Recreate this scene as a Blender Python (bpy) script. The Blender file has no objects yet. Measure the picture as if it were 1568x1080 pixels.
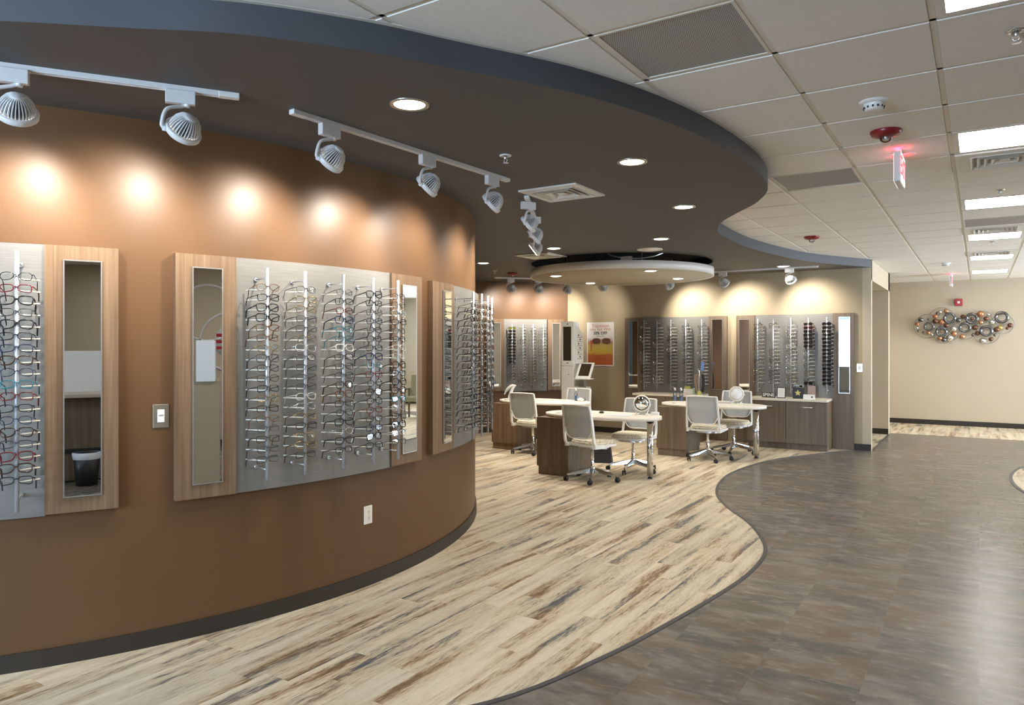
import bpy, bmesh, math, random
from math import sin, cos, pi, radians, sqrt, hypot, atan2
from mathutils import Vector, Matrix, Euler

# ------------------------------------------------------------------ camera, world, light, exposure
scn = bpy.context.scene
COL = scn.collection
YAW = 0.5715
CAM_H = 1.58
cam_d = bpy.data.cameras.new('camera')
cam = bpy.data.objects.new('camera', cam_d)
COL.objects.link(cam)
cam.location = (0, 0, CAM_H)
cam.rotation_euler = (pi / 2, 0, YAW)
cam_d.sensor_width = 36.0
cam_d.lens = 1113.5 / 1568 * 36.0
cam_d.shift_y = -10.0 / 1568
cam_d.clip_start = 0.05
scn.camera = cam

world = bpy.data.worlds.new('world')
scn.world = world
world.use_nodes = True
world.node_tree.nodes['Background'].inputs[0].default_value = (0.55, 0.70, 1.0, 1)
world.node_tree.nodes['Background'].inputs[1].default_value = 1.2

vs = scn.view_settings
vs.view_transform = 'Standard'
vs.look = 'None'
vs.gamma = 1.0
vs.use_curve_mapping = False
vs.exposure = 0.48
try:
    scn.cycles.use_denoising = True
    scn.cycles.max_bounces = 8
    scn.cycles.diffuse_bounces = 4
    scn.cycles.glossy_bounces = 4
    scn.cycles.transparent_max_bounces = 24
    scn.cycles.sample_clamp_indirect = 4.0
    scn.cycles.caustics_reflective = False
    scn.cycles.caustics_refractive = False
except Exception:
    pass

TROFFER_L = 14.0      # radiance of the square ceiling lights
DOWN_W = 15.0         # watts of a recessed downlight
SPOT_W = 62.0         # watts of a track spotlight
DAY_FILL_W = 420.0         # base power of the window daylight and the added fill

HC = 2.885            # tile ceiling height
HS = 2.762            # dark soffit height
GX0, GY0, TILE = -0.158, 2.7506, 0.61


def day_and_fill(loc, rot, w, h, power, col=(0.90, 0.94, 1.0)):
    ld = bpy.data.lights.new('day_and_fill', 'AREA')
    ld.shape = 'RECTANGLE'
    ld.size, ld.size_y = w, h
    ld.energy = power
    ld.color = col
    o = bpy.data.objects.new('day_and_fill', ld)
    COL.objects.link(o)
    o.location = loc
    o.rotation_euler = rot
    return o


# outdoor light enters by the window behind the viewpoint; both right wall windows are unseen, added as fill
day_and_fill((-3.2, -4.35, 1.60), (radians(100), 0, 0), 3.6, 1.9, DAY_FILL_W * 1.2, (0.66, 0.81, 1.0))
day_and_fill((4.95, 14.8, 1.60), (radians(100), 0, pi / 2), 3.2, 1.9, DAY_FILL_W)  # added fill for the dim far end
day_and_fill((4.95, 10.3, 1.60), (radians(100), 0, pi / 2), 3.0, 1.9, DAY_FILL_W * 0.6)  # added fill for the dim tile ceiling

# ------------------------------------------------------------------ materials
MATS = {}


def new_mat(name):
    m = bpy.data.materials.new(name)
    m.use_nodes = True
    nt = m.node_tree
    for n in list(nt.nodes):
        nt.nodes.remove(n)
    out = nt.nodes.new('ShaderNodeOutputMaterial')
    MATS[name] = m
    return m, nt, out


def principled(nt, out, col=(0.8, 0.8, 0.8), rough=0.5, metal=0.0, spec=0.5):
    b = nt.nodes.new('ShaderNodeBsdfPrincipled')
    b.inputs['Base Color'].default_value = (*col, 1)
    b.inputs['Roughness'].default_value = rough
    b.inputs['Metallic'].default_value = metal
    b.inputs['Specular IOR Level'].default_value = spec
    nt.links.new(b.outputs[0], out.inputs[0])
    return b


def plain(name, col, rough=0.5, metal=0.0, spec=0.5, noise=0.06, nscale=40, bump=0.0):
    """a paint / plastic / metal with a little procedural variation"""
    m, nt, out = new_mat(name)
    b = principled(nt, out, col, rough, metal, spec)
    tc = nt.nodes.new('ShaderNodeNewGeometry')
    nz = nt.nodes.new('ShaderNodeTexNoise')
    nz.inputs['Scale'].default_value = nscale
    nz.inputs['Detail'].default_value = 3
    nt.links.new(tc.outputs['Position'], nz.inputs['Vector'])
    mx = nt.nodes.new('ShaderNodeMix')
    mx.data_type = 'RGBA'
    mx.inputs['A'].default_value = (*[c * (1 - noise) for c in col], 1)
    mx.inputs['B'].default_value = (*[min(1, c * (1 + noise)) for c in col], 1)
    nt.links.new(nz.outputs['Fac'], mx.inputs['Factor'])
    nt.links.new(mx.outputs['Result'], b.inputs['Base Color'])
    if bump:
        bp = nt.nodes.new('ShaderNodeBump')
        bp.inputs['Strength'].default_value = bump
        bp.inputs['Distance'].default_value = 0.002
        nt.links.new(nz.outputs['Fac'], bp.inputs['Height'])
        nt.links.new(bp.outputs[0], b.inputs['Normal'])
    return m


def emit(name, col, strength):
    m, nt, out = new_mat(name)
    e = nt.nodes.new('ShaderNodeEmission')
    e.inputs[0].default_value = (*col, 1)
    e.inputs[1].default_value = strength
    nt.links.new(e.outputs[0], out.inputs[0])
    return m


def ramp(nt, stops):
    r = nt.nodes.new('ShaderNodeValToRGB')
    el = r.color_ramp.elements
    while len(el) < len(stops):
        el.new(0.5)
    for e, (p, c) in zip(el, stops):
        e.position = p
        e.color = (*c, 1)
    return r


def math_node(nt, op, a, b=None):
    n = nt.nodes.new('ShaderNodeMath')
    n.operation = op
    for i, v in ((0, a), (1, b)):
        if v is None:
            continue
        if isinstance(v, (int, float)):
            n.inputs[i].default_value = v
        else:
            nt.links.new(v, n.inputs[i])
    return n.outputs[0]


def wood(name, dark, mid, light, rough=0.42, scale=26.0):
    """vertical-grain laminate"""
    m, nt, out = new_mat(name)
    b = principled(nt, out, mid, rough, 0, 0.4)
    geo = nt.nodes.new('ShaderNodeNewGeometry')
    mp = nt.nodes.new('ShaderNodeMapping')
    mp.inputs['Scale'].default_value = (scale, scale, 0.7)
    nt.links.new(geo.outputs['Position'], mp.inputs[0])
    n1 = nt.nodes.new('ShaderNodeTexNoise')
    n1.inputs['Scale'].default_value = 1.0
    n1.inputs['Detail'].default_value = 5
    n1.inputs['Roughness'].default_value = 0.62
    nt.links.new(mp.outputs[0], n1.inputs['Vector'])
    mp2 = nt.nodes.new('ShaderNodeMapping')
    mp2.inputs['Scale'].default_value = (150, 150, 3.0)
    nt.links.new(geo.outputs['Position'], mp2.inputs[0])
    n2 = nt.nodes.new('ShaderNodeTexNoise')
    n2.inputs['Scale'].default_value = 1.0
    n2.inputs['Detail'].default_value = 2
    nt.links.new(mp2.outputs[0], n2.inputs['Vector'])
    s = math_node(nt, 'ADD', math_node(nt, 'MULTIPLY', n1.outputs['Fac'], 0.7),
                  math_node(nt, 'MULTIPLY', n2.outputs['Fac'], 0.3))
    r = ramp(nt, [(0.33, dark), (0.5, mid), (0.66, light)])
    nt.links.new(s, r.inputs[0])
    nt.links.new(r.outputs[0], b.inputs['Base Color'])
    return m


def planks_mat():
    m, nt, out = new_mat('weathered_planks')
    b = principled(nt, out, (0.7, 0.6, 0.4), 0.42, 0, 0.4)
    geo = nt.nodes.new('ShaderNodeNewGeometry')
    sep = nt.nodes.new('ShaderNodeSeparateXYZ')
    nt.links.new(geo.outputs['Position'], sep.inputs[0])
    X, Y = sep.outputs[0], sep.outputs[1]
    PW, PL = 0.152, 1.22
    row = math_node(nt, 'FLOOR', math_node(nt, 'DIVIDE', X, PW))
    wn = nt.nodes.new('ShaderNodeTexWhiteNoise')
    wn.noise_dimensions = '1D'
    nt.links.new(row, wn.inputs['W'])
    ys = math_node(nt, 'ADD', Y, math_node(nt, 'MULTIPLY', wn.outputs['Value'], PL))
    colu = math_node(nt, 'FLOOR', math_node(nt, 'DIVIDE', ys, PL))
    pid = math_node(nt, 'ADD', math_node(nt, 'MULTIPLY', row, 7.13), math_node(nt, 'MULTIPLY', colu, 3.71))
    wn2 = nt.nodes.new('ShaderNodeTexWhiteNoise')
    wn2.noise_dimensions = '1D'
    nt.links.new(pid, wn2.inputs['W'])
    rnd = wn2.outputs['Value']

    def streak(sx, sy, detail, wmul, dist=0.0):
        cmb = nt.nodes.new('ShaderNodeCombineXYZ')
        nt.links.new(math_node(nt, 'MULTIPLY', X, sx), cmb.inputs[0])
        nt.links.new(math_node(nt, 'MULTIPLY', Y, sy), cmb.inputs[1])
        n = nt.nodes.new('ShaderNodeTexNoise')
        n.noise_dimensions = '4D'
        n.inputs['Scale'].default_value = 1.0
        n.inputs['Detail'].default_value = detail
        n.inputs['Roughness'].default_value = 0.6
        n.inputs['Distortion'].default_value = dist
        nt.links.new(cmb.outputs[0], n.inputs['Vector'])
        nt.links.new(math_node(nt, 'MULTIPLY', rnd, wmul), n.inputs['W'])
        return n.outputs['Fac']
    big = streak(11.0, 0.95, 2.5, 37.0)
    fine = streak(130.0, 14.0, 5.0, 11.0)
    wear = math_node(nt, 'ADD', math_node(nt, 'MULTIPLY', big, 0.64), math_node(nt, 'MULTIPLY', fine, 0.36))
    hue = streak(3.0, 0.8, 1.0, 53.0)
    dark = ramp(nt, [(0.375, (0.095, 0.10, 0.108)), (0.415, (0.21, 0.20, 0.185)), (0.445, (0.43, 0.365, 0.265)),
                     (0.48, (0.57, 0.49, 0.355)), (0.56, (0.69, 0.61, 0.465)), (0.72, (0.77, 0.705, 0.57))])
    brown = ramp(nt, [(0.375, (0.19, 0.12, 0.065)), (0.415, (0.34, 0.225, 0.13)), (0.445, (0.46, 0.355, 0.235)),
                      (0.48, (0.59, 0.485, 0.34)), (0.56, (0.69, 0.60, 0.45)), (0.72, (0.77, 0.70, 0.56))])
    nt.links.new(wear, dark.inputs[0])
    nt.links.new(wear, brown.inputs[0])
    mx = nt.nodes.new('ShaderNodeMix')
    mx.data_type = 'RGBA'
    st = nt.nodes.new('ShaderNodeMapRange')
    st.inputs['From Min'].default_value = 0.46
    st.inputs['From Max'].default_value = 0.54
    nt.links.new(hue, st.inputs['Value'])
    nt.links.new(st.outputs[0], mx.inputs['Factor'])
    nt.links.new(dark.outputs[0], mx.inputs['A'])
    nt.links.new(brown.outputs[0], mx.inputs['B'])
    # plank to plank tone and seams
    tone = math_node(nt, 'ADD', math_node(nt, 'MULTIPLY', rnd, 0.16), 0.90)
    fx = math_node(nt, 'FRACT', math_node(nt, 'DIVIDE', X, PW))
    fy = math_node(nt, 'FRACT', math_node(nt, 'DIVIDE', ys, PL))
    seam = math_node(nt, 'MINIMUM', math_node(nt, 'MULTIPLY', fx, PW), math_node(nt, 'MULTIPLY', fy, PL))
    sm = math_node(nt, 'MULTIPLY', tone, math_node(nt, 'ADD', math_node(nt, 'MULTIPLY', math_node(nt, 'GREATER_THAN', seam, 0.0016), 0.18), 0.82))
    vm = nt.nodes.new('ShaderNodeVectorMath')
    vm.operation = 'SCALE'
    nt.links.new(mx.outputs['Result'], vm.inputs[0])
    nt.links.new(sm, vm.inputs['Scale'])
    nt.links.new(vm.outputs[0], b.inputs['Base Color'])
    bp = nt.nodes.new('ShaderNodeBump')
    bp.inputs['Strength'].default_value = 0.12
    bp.inputs['Distance'].default_value = 0.002
    nt.links.new(fine, bp.inputs['Height'])
    nt.links.new(bp.outputs[0], b.inputs['Normal'])
    return m


def dark_floor_mat():
    m, nt, out = new_mat('mottled_dark_vinyl')
    b = principled(nt, out, (0.12, 0.1, 0.085), 0.27, 0, 0.55)
    geo = nt.nodes.new('ShaderNodeNewGeometry')
    sep = nt.nodes.new('ShaderNodeSeparateXYZ')
    nt.links.new(geo.outputs['Position'], sep.inputs[0])
    X, Y = sep.outputs[0], sep.outputs[1]
    TW, TL = 0.46, 0.92
    row = math_node(nt, 'FLOOR', math_node(nt, 'DIVIDE', X, TW))
    off = math_node(nt, 'MULTIPLY', math_node(nt, 'MODULO', row, 2.0), TL / 2)
    ys = math_node(nt, 'ADD', Y, off)
    colu = math_node(nt, 'FLOOR', math_node(nt, 'DIVIDE', ys, TL))
    pid = math_node(nt, 'ADD', math_node(nt, 'MULTIPLY', row, 5.3), math_node(nt, 'MULTIPLY', colu, 2.7))
    wn = nt.nodes.new('ShaderNodeTexWhiteNoise')
    wn.noise_dimensions = '1D'
    nt.links.new(pid, wn.inputs['W'])
    rnd = wn.outputs['Value']
    mp = nt.nodes.new('ShaderNodeMapping')
    mp.inputs['Rotation'].default_value = (0, 0, -YAW * 0.45)
    mp.inputs['Scale'].default_value = (2.0, 5.5, 1)
    nt.links.new(geo.outputs['Position'], mp.inputs[0])

    def nz(scale, det, wm):
        n = nt.nodes.new('ShaderNodeTexNoise')
        n.noise_dimensions = '4D'
        n.inputs['Scale'].default_value = scale
        n.inputs['Detail'].default_value = det
        n.inputs['Roughness'].default_value = 0.65
        nt.links.new(mp.outputs[0], n.inputs['Vector'])
        nt.links.new(math_node(nt, 'MULTIPLY', rnd, wm), n.inputs['W'])
        return n.outputs['Fac']
    def mixc(fac, A, B, lo, hi):
        mr = nt.nodes.new('ShaderNodeMapRange')
        mr.interpolation_type = 'SMOOTHSTEP'
        mr.inputs['From Min'].default_value = lo
        mr.inputs['From Max'].default_value = hi
        nt.links.new(fac, mr.inputs['Value'])
        mx_ = nt.nodes.new('ShaderNodeMix')
        mx_.data_type = 'RGBA'
        nt.links.new(mr.outputs[0], mx_.inputs['Factor'])
        for sock, v in (('A', A), ('B', B)):
            if isinstance(v, tuple):
                mx_.inputs[sock].default_value = (*v, 1)
            else:
                nt.links.new(v, mx_.inputs[sock])
        return mx_.outputs['Result']
    a = nz(1.5, 4, 5.0)
    c = nz(0.7, 2, 9.0)
    d = nz(4.0, 3, 13.0)
    base = mixc(c, (0.098, 0.096, 0.088), (0.150, 0.112, 0.082), 0.38, 0.62)
    base = mixc(a, base, (0.215, 0.190, 0.165), 0.40, 0.70)
    base = mixc(d, base, (0.29, 0.25, 0.21), 0.52, 0.80)
    mx = nt.nodes.new('ShaderNodeMix')
    mx.data_type = 'RGBA'
    mx.inputs['Factor'].default_value = 1.0
    nt.links.new(base, mx.inputs['A'])
    nt.links.new(base, mx.inputs['B'])
    fx = math_node(nt, 'FRACT', math_node(nt, 'DIVIDE', X, TW))
    fy = math_node(nt, 'FRACT', math_node(nt, 'DIVIDE', ys, TL))
    seam = math_node(nt, 'MINIMUM', math_node(nt, 'MULTIPLY', fx, TW), math_node(nt, 'MULTIPLY', fy, TL))
    k = math_node(nt, 'ADD', math_node(nt, 'MULTIPLY', math_node(nt, 'LESS_THAN', seam, 0.002), 0.22), 1.0)
    k = math_node(nt, 'MULTIPLY', k, math_node(nt, 'ADD', math_node(nt, 'MULTIPLY', rnd, 0.14), 0.93))
    vm = nt.nodes.new('ShaderNodeVectorMath')
    vm.operation = 'SCALE'
    nt.links.new(mx.outputs['Result'], vm.inputs[0])
    nt.links.new(k, vm.inputs['Scale'])
    nt.links.new(vm.outputs[0], b.inputs['Base Color'])
    return m


def clear_mat(name, tint=(1, 1, 1), gloss=0.10, rough=0.02):
    m, nt, out = new_mat(name)
    t = nt.nodes.new('ShaderNodeBsdfTransparent')
    t.inputs[0].default_value = (*tint, 1)
    g = nt.nodes.new('ShaderNodeBsdfGlossy')
    g.inputs['Color'].default_value = (1, 1, 1, 1)
    g.inputs['Roughness'].default_value = rough
    fr = nt.nodes.new('ShaderNodeFresnel')
    fr.inputs[0].default_value = 1.5
    fac = math_node(nt, 'MULTIPLY', fr.outputs[0], gloss)
    mx = nt.nodes.new('ShaderNodeMixShader')
    nt.links.new(fac, mx.inputs[0])
    nt.links.new(t.outputs[0], mx.inputs[1])
    nt.links.new(g.outputs[0], mx.inputs[2])
    nt.links.new(mx.outputs[0], out.inputs[0])
    return m


def mesh_fabric():
    m, nt, out = new_mat('mesh_fabric')
    b = nt.nodes.new('ShaderNodeBsdfPrincipled')
    b.inputs['Base Color'].default_value = (0.50, 0.53, 0.55, 1)
    b.inputs['Roughness'].default_value = 0.6
    t = nt.nodes.new('ShaderNodeBsdfTransparent')
    tc = nt.nodes.new('ShaderNodeTexCoord')
    wv = nt.nodes.new('ShaderNodeTexWave')
    wv.wave_type = 'BANDS'
    wv.bands_direction = 'Z'
    wv.inputs['Scale'].default_value = 60
    wv.inputs['Distortion'].default_value = 0.5
    nt.links.new(tc.outputs['Object'], wv.inputs[0])
    mx = nt.nodes.new('ShaderNodeMixShader')
    nt.links.new(math_node(nt, 'ADD', math_node(nt, 'MULTIPLY', wv.outputs['Fac'], 0.16), 0.74), mx.inputs[0])
    nt.links.new(t.outputs[0], mx.inputs[1])
    nt.links.new(b.outputs[0], mx.inputs[2])
    nt.links.new(mx.outputs[0], out.inputs[0])
    return m


def pattern_cushion():
    m, nt, out = new_mat('cushion_fabric')
    b = principled(nt, out, (0.6, 0.53, 0.4), 0.85, 0, 0.2)
    geo = nt.nodes.new('ShaderNodeNewGeometry')
    v = nt.nodes.new('ShaderNodeTexVoronoi')
    v.inputs['Scale'].default_value = 38
    nt.links.new(geo.outputs['Position'], v.inputs['Vector'])
    r = ramp(nt, [(0.1, (0.36, 0.31, 0.23)), (0.35, (0.66, 0.59, 0.46)), (0.7, (0.76, 0.70, 0.57))])
    nt.links.new(v.outputs['Distance'], r.inputs[0])
    nt.links.new(r.outputs[0], b.inputs['Base Color'])
    return m


def brushed(name, col, rough=0.36, metal=0.75):
    m, nt, out = new_mat(name)
    b = principled(nt, out, col, rough, metal, 0.5)
    geo = nt.nodes.new('ShaderNodeNewGeometry')
    mp = nt.nodes.new('ShaderNodeMapping')
    mp.inputs['Scale'].default_value = (5, 5, 240)
    nt.links.new(geo.outputs['Position'], mp.inputs[0])
    n = nt.nodes.new('ShaderNodeTexNoise')
    n.inputs['Scale'].default_value = 1.0
    n.inputs['Detail'].default_value = 3
    nt.links.new(mp.outputs[0], n.inputs['Vector'])
    r = ramp(nt, [(0.3, tuple(c * 0.88 for c in col)), (0.7, tuple(min(1, c * 1.12) for c in col))])
    nt.links.new(n.outputs['Fac'], r.inputs[0])
    nt.links.new(r.outputs[0], b.inputs['Base Color'])
    mr = nt.nodes.new('ShaderNodeMapRange')
    mr.inputs['To Min'].default_value = rough - 0.08
    mr.inputs['To Max'].default_value = rough + 0.08
    nt.links.new(n.outputs['Fac'], mr.inputs['Value'])
    nt.links.new(mr.outputs[0], b.inputs['Roughness'])
    return m


def perforated():
    m, nt, out = new_mat('perforated_metal')
    b = principled(nt, out, (0.3, 0.3, 0.3), 0.5, 0.2, 0.4)
    geo = nt.nodes.new('ShaderNodeNewGeometry')
    sep = nt.nodes.new('ShaderNodeSeparateXYZ')
    nt.links.new(geo.outputs['Position'], sep.inputs[0])
    P = 0.0095
    u = math_node(nt, 'DIVIDE', sep.outputs[0], P)
    row = math_node(nt, 'FLOOR', math_node(nt, 'DIVIDE', sep.outputs[1], P))
    u = math_node(nt, 'ADD', u, math_node(nt, 'MULTIPLY', row, 0.5))
    fx = math_node(nt, 'SUBTRACT', math_node(nt, 'FRACT', u), 0.5)
    fy = math_node(nt, 'SUBTRACT', math_node(nt, 'FRACT', math_node(nt, 'DIVIDE', sep.outputs[1], P)), 0.5)
    d = math_node(nt, 'SQRT', math_node(nt, 'ADD', math_node(nt, 'MULTIPLY', fx, fx), math_node(nt, 'MULTIPLY', fy, fy)))
    r = ramp(nt, [(0.33, (0.10, 0.105, 0.115)), (0.40, (0.55, 0.54, 0.52))])
    nt.links.new(d, r.inputs[0])
    nt.links.new(r.outputs[0], b.inputs['Base Color'])
    return m


def tile_mat():
    m, nt, out = new_mat('acoustic_tile')
    b = principled(nt, out, (0.62, 0.59, 0.53), 0.9, 0, 0.2)
    geo = nt.nodes.new('ShaderNodeNewGeometry')
    n = nt.nodes.new('ShaderNodeTexNoise')
    n.inputs['Scale'].default_value = 90
    n.inputs['Detail'].default_value = 4
    nt.links.new(geo.outputs['Position'], n.inputs['Vector'])
    r = ramp(nt, [(0.3, (0.83, 0.80, 0.75)), (0.6, (0.88, 0.85, 0.80))])
    nt.links.new(n.outputs['Fac'], r.inputs[0])
    nt.links.new(r.outputs[0], b.inputs['Base Color'])
    bp = nt.nodes.new('ShaderNodeBump')
    bp.inputs['Strength'].default_value = 0.25
    bp.inputs['Distance'].default_value = 0.002
    nt.links.new(n.outputs['Fac'], bp.inputs['Height'])
    nt.links.new(bp.outputs[0], b.inputs['Normal'])
    return m


def poster_mat():
    m, nt, out = new_mat('poster_print')
    b = principled(nt, out, (0.5, 0.3, 0.1), 0.35, 0, 0.5)
    tc = nt.nodes.new('ShaderNodeTexCoord')
    sep = nt.nodes.new('ShaderNodeSeparateXYZ')
    nt.links.new(tc.outputs['Object'], sep.inputs[0])
    n = nt.nodes.new('ShaderNodeTexNoise')
    n.inputs['Scale'].default_value = 9
    n.inputs['Detail'].default_value = 6
    nt.links.new(tc.outputs['Object'], n.inputs['Vector'])
    z = math_node(nt, 'ADD', math_node(nt, 'DIVIDE', sep.outputs[2], 0.80),
                  math_node(nt, 'MULTIPLY', math_node(nt, 'SUBTRACT', n.outputs['Fac'], 0.5), 0.16))
    r = ramp(nt, [(0.0, (0.42, 0.10, 0.03)), (0.24, (0.45, 0.12, 0.04)), (0.31, (0.50, 0.33, 0.05)), (0.46, (0.42, 0.34, 0.09)),
                  (0.54, (0.36, 0.20, 0.10)), (0.60, (0.46, 0.42, 0.40)), (0.66, (0.66, 0.63, 0.62)), (1.0, (0.70, 0.67, 0.66))])
    nt.links.new(z, r.inputs[0])
    nt.links.new(r.outputs[0], b.inputs['Base Color'])
    return m


def M(n):
    return MATS[n]


plain('orange_brown_paint', (0.122, 0.065, 0.031), 0.40, 0, 0.30, 0.03, 6, 0.0)
plain('beige_paint', (0.38, 0.315, 0.212), 0.6, 0, 0.3, 0.02, 5)
plain('corridor_paint', (0.53, 0.455, 0.345), 0.6, 0, 0.3, 0.02, 5)
plain('soffit_paint', (0.102, 0.096, 0.090), 0.6, 0, 0.3, 0.03, 5)
plain('fascia_paint', (0.072, 0.080, 0.091), 0.55, 0, 0.35, 0.03, 5)
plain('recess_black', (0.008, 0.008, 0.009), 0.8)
plain('rubber_base', (0.030, 0.024, 0.019), 0.5, 0, 0.4)
plain('trim_gray', (0.075, 0.072, 0.075), 0.45)
plain('grid_white', (0.76, 0.71, 0.62), 0.5)
plain('trim_white', (0.75, 0.73, 0.68), 0.45)
plain('white_enamel', (0.72, 0.72, 0.72), 0.35, 0, 0.5)
plain('white_plastic', (0.80, 0.80, 0.78), 0.35, 0, 0.5)
plain('white_laminate', (0.82, 0.78, 0.70), 0.35, 0, 0.5)
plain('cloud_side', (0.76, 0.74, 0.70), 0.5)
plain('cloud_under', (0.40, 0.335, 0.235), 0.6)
plain('counter_laminate', (0.78, 0.71, 0.58), 0.35, 0, 0.5, 0.2, 160)
plain('chrome', (0.72, 0.72, 0.72), 0.12, 1.0, 0.5, 0.01)
plain('satin_aluminum', (0.70, 0.71, 0.73), 0.28, 0.9, 0.5, 0.02)
plain('rod_aluminum', (0.50, 0.54, 0.60), 0.34, 0.5, 0.5, 0.02)
plain('steel_plate', (0.55, 0.52, 0.44), 0.32, 0.9)
plain('black_plastic', (0.018, 0.018, 0.020), 0.4)
plain('black_fabric', (0.022, 0.022, 0.026), 0.85)
plain('dark_screen', (0.05, 0.035, 0.022), 0.12, 0, 0.6, 0.4, 60)
plain('strobe_red', (0.23, 0.012, 0.016), 0.3)
plain('alarm_red', (0.40, 0.02, 0.03), 0.4)
plain('paper', (0.82, 0.82, 0.80), 0.7)
plain('paper_blue', (0.62, 0.66, 0.74), 0.6)
plain('poster_red', (0.42, 0.10, 0.06), 0.5)
plain('poster_teal', (0.10, 0.26, 0.30), 0.5)
plain('poster_brown', (0.11, 0.05, 0.03), 0.5)
plain('ink', (0.02, 0.02, 0.02), 0.5)
plain('gold', (0.60, 0.44, 0.14), 0.3, 0.7)
plain('copper', (0.52, 0.25, 0.13), 0.3, 0.7, 0.5, 0.2, 30)
plain('dark_copper', (0.16, 0.075, 0.045), 0.32, 0.6, 0.5, 0.2, 30)
plain('dark_chrome', (0.16, 0.155, 0.15), 0.2, 0.9, 0.5, 0.3, 30)
plain('bright_nickel', (0.72, 0.70, 0.66), 0.2, 0.9, 0.5, 0.1, 30)
plain('bottle_blue', (0.22, 0.38, 0.78), 0.25)
plain('yellow_green', (0.62, 0.62, 0.16), 0.5)
plain('mint', (0.42, 0.66, 0.55), 0.5)
plain('pink_brown', (0.42, 0.30, 0.25), 0.4, 0, 0.5, 0.4, 90)
plain('warm_gray', (0.30, 0.28, 0.25), 0.5)  # even gray of louver backings and small fittings
plain('stripe_fabric', (0.28, 0.24, 0.15), 0.8, 0, 0.3, 0.4, 14)
plain('granite', (0.45, 0.38, 0.30), 0.3, 0, 0.5, 0.4, 200)
plain('frosted_white', (0.82, 0.85, 0.88), 0.4)
mirror_m = plain('mirror_silver', (0.86, 0.88, 0.87), 0.0, 1.0, 0.5, 0.0)
wood('tan_laminate', (0.125, 0.077, 0.044), (0.180, 0.115, 0.068), (0.24, 0.160, 0.100))
wood('walnut_laminate', (0.110, 0.080, 0.055), (0.158, 0.118, 0.084), (0.21, 0.160, 0.116))
wood('edge_walnut', (0.075, 0.052, 0.035), (0.105, 0.076, 0.052), (0.14, 0.104, 0.074))
planks_mat()
dark_floor_mat()
mesh_fabric()
pattern_cushion()
perforated()
tile_mat()
poster_mat()
brushed('brushed_sheet', (0.205, 0.20, 0.188), 0.48, 0.30)
clear_mat('lens_clear', (0.95, 0.97, 0.97), 0.09)
clear_mat('acrylic', (0.90, 0.92, 0.92), 1.0, 0.08)
clear_mat('window_glass', (0.93, 0.96, 0.97), 0.9)
plain('acrylic_peg', (0.88, 0.84, 0.74), 0.25, 0.0, 0.6, 0.02)
plain('lens_dark', (0.012, 0.010, 0.010), 0.06, 0, 0.6)
plain('lens_green', (0.10, 0.11, 0.015), 0.06, 0, 0.6)
emit('troffer_glow', (1.0, 0.97, 0.92), TROFFER_L)
emit('downlight_glow', (1.0, 0.95, 0.86), 7.0)
emit('spot_glow', (1.0, 0.93, 0.82), 9.0)
emit('spot_dim', (0.75, 0.72, 0.66), 0.35)
emit('exit_white', (1.0, 0.93, 0.93), 0.85)
emit('exit_red', (1.0, 0.16, 0.20), 0.8)
emit('exit_slot', (1.0, 0.02, 0.05), 36.0)

FRAME_COLS = {
    'black': ((0.012, 0.012, 0.014), 0.25, 0.0),
    'dark brown': ((0.045, 0.022, 0.012), 0.25, 0.0),
    'tortoiseshell': ((0.13, 0.055, 0.02), 0.25, 0.0),
    'gunmetal': ((0.10, 0.10, 0.105), 0.3, 0.8),
    'silver': ((0.55, 0.54, 0.52), 0.25, 0.9),
    'gold': ((0.30, 0.21, 0.10), 0.25, 0.9),
    'red': ((0.13, 0.008, 0.016), 0.25, 0.0),
    'teal': ((0.01, 0.13, 0.17), 0.25, 0.0),
    'navy': ((0.014, 0.02, 0.06), 0.25, 0.0),
    'clear': ((0.62, 0.60, 0.55), 0.15, 0.1),
}
for k, (c, r, mt) in FRAME_COLS.items():
    plain('frame_' + k.replace(' ', '_'), c, r, mt, 0.5, 0.35 if k == 'tortoiseshell' else 0.05, 120)

# ------------------------------------------------------------------ mesh helpers
I4 = Matrix.Identity(4)


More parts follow.
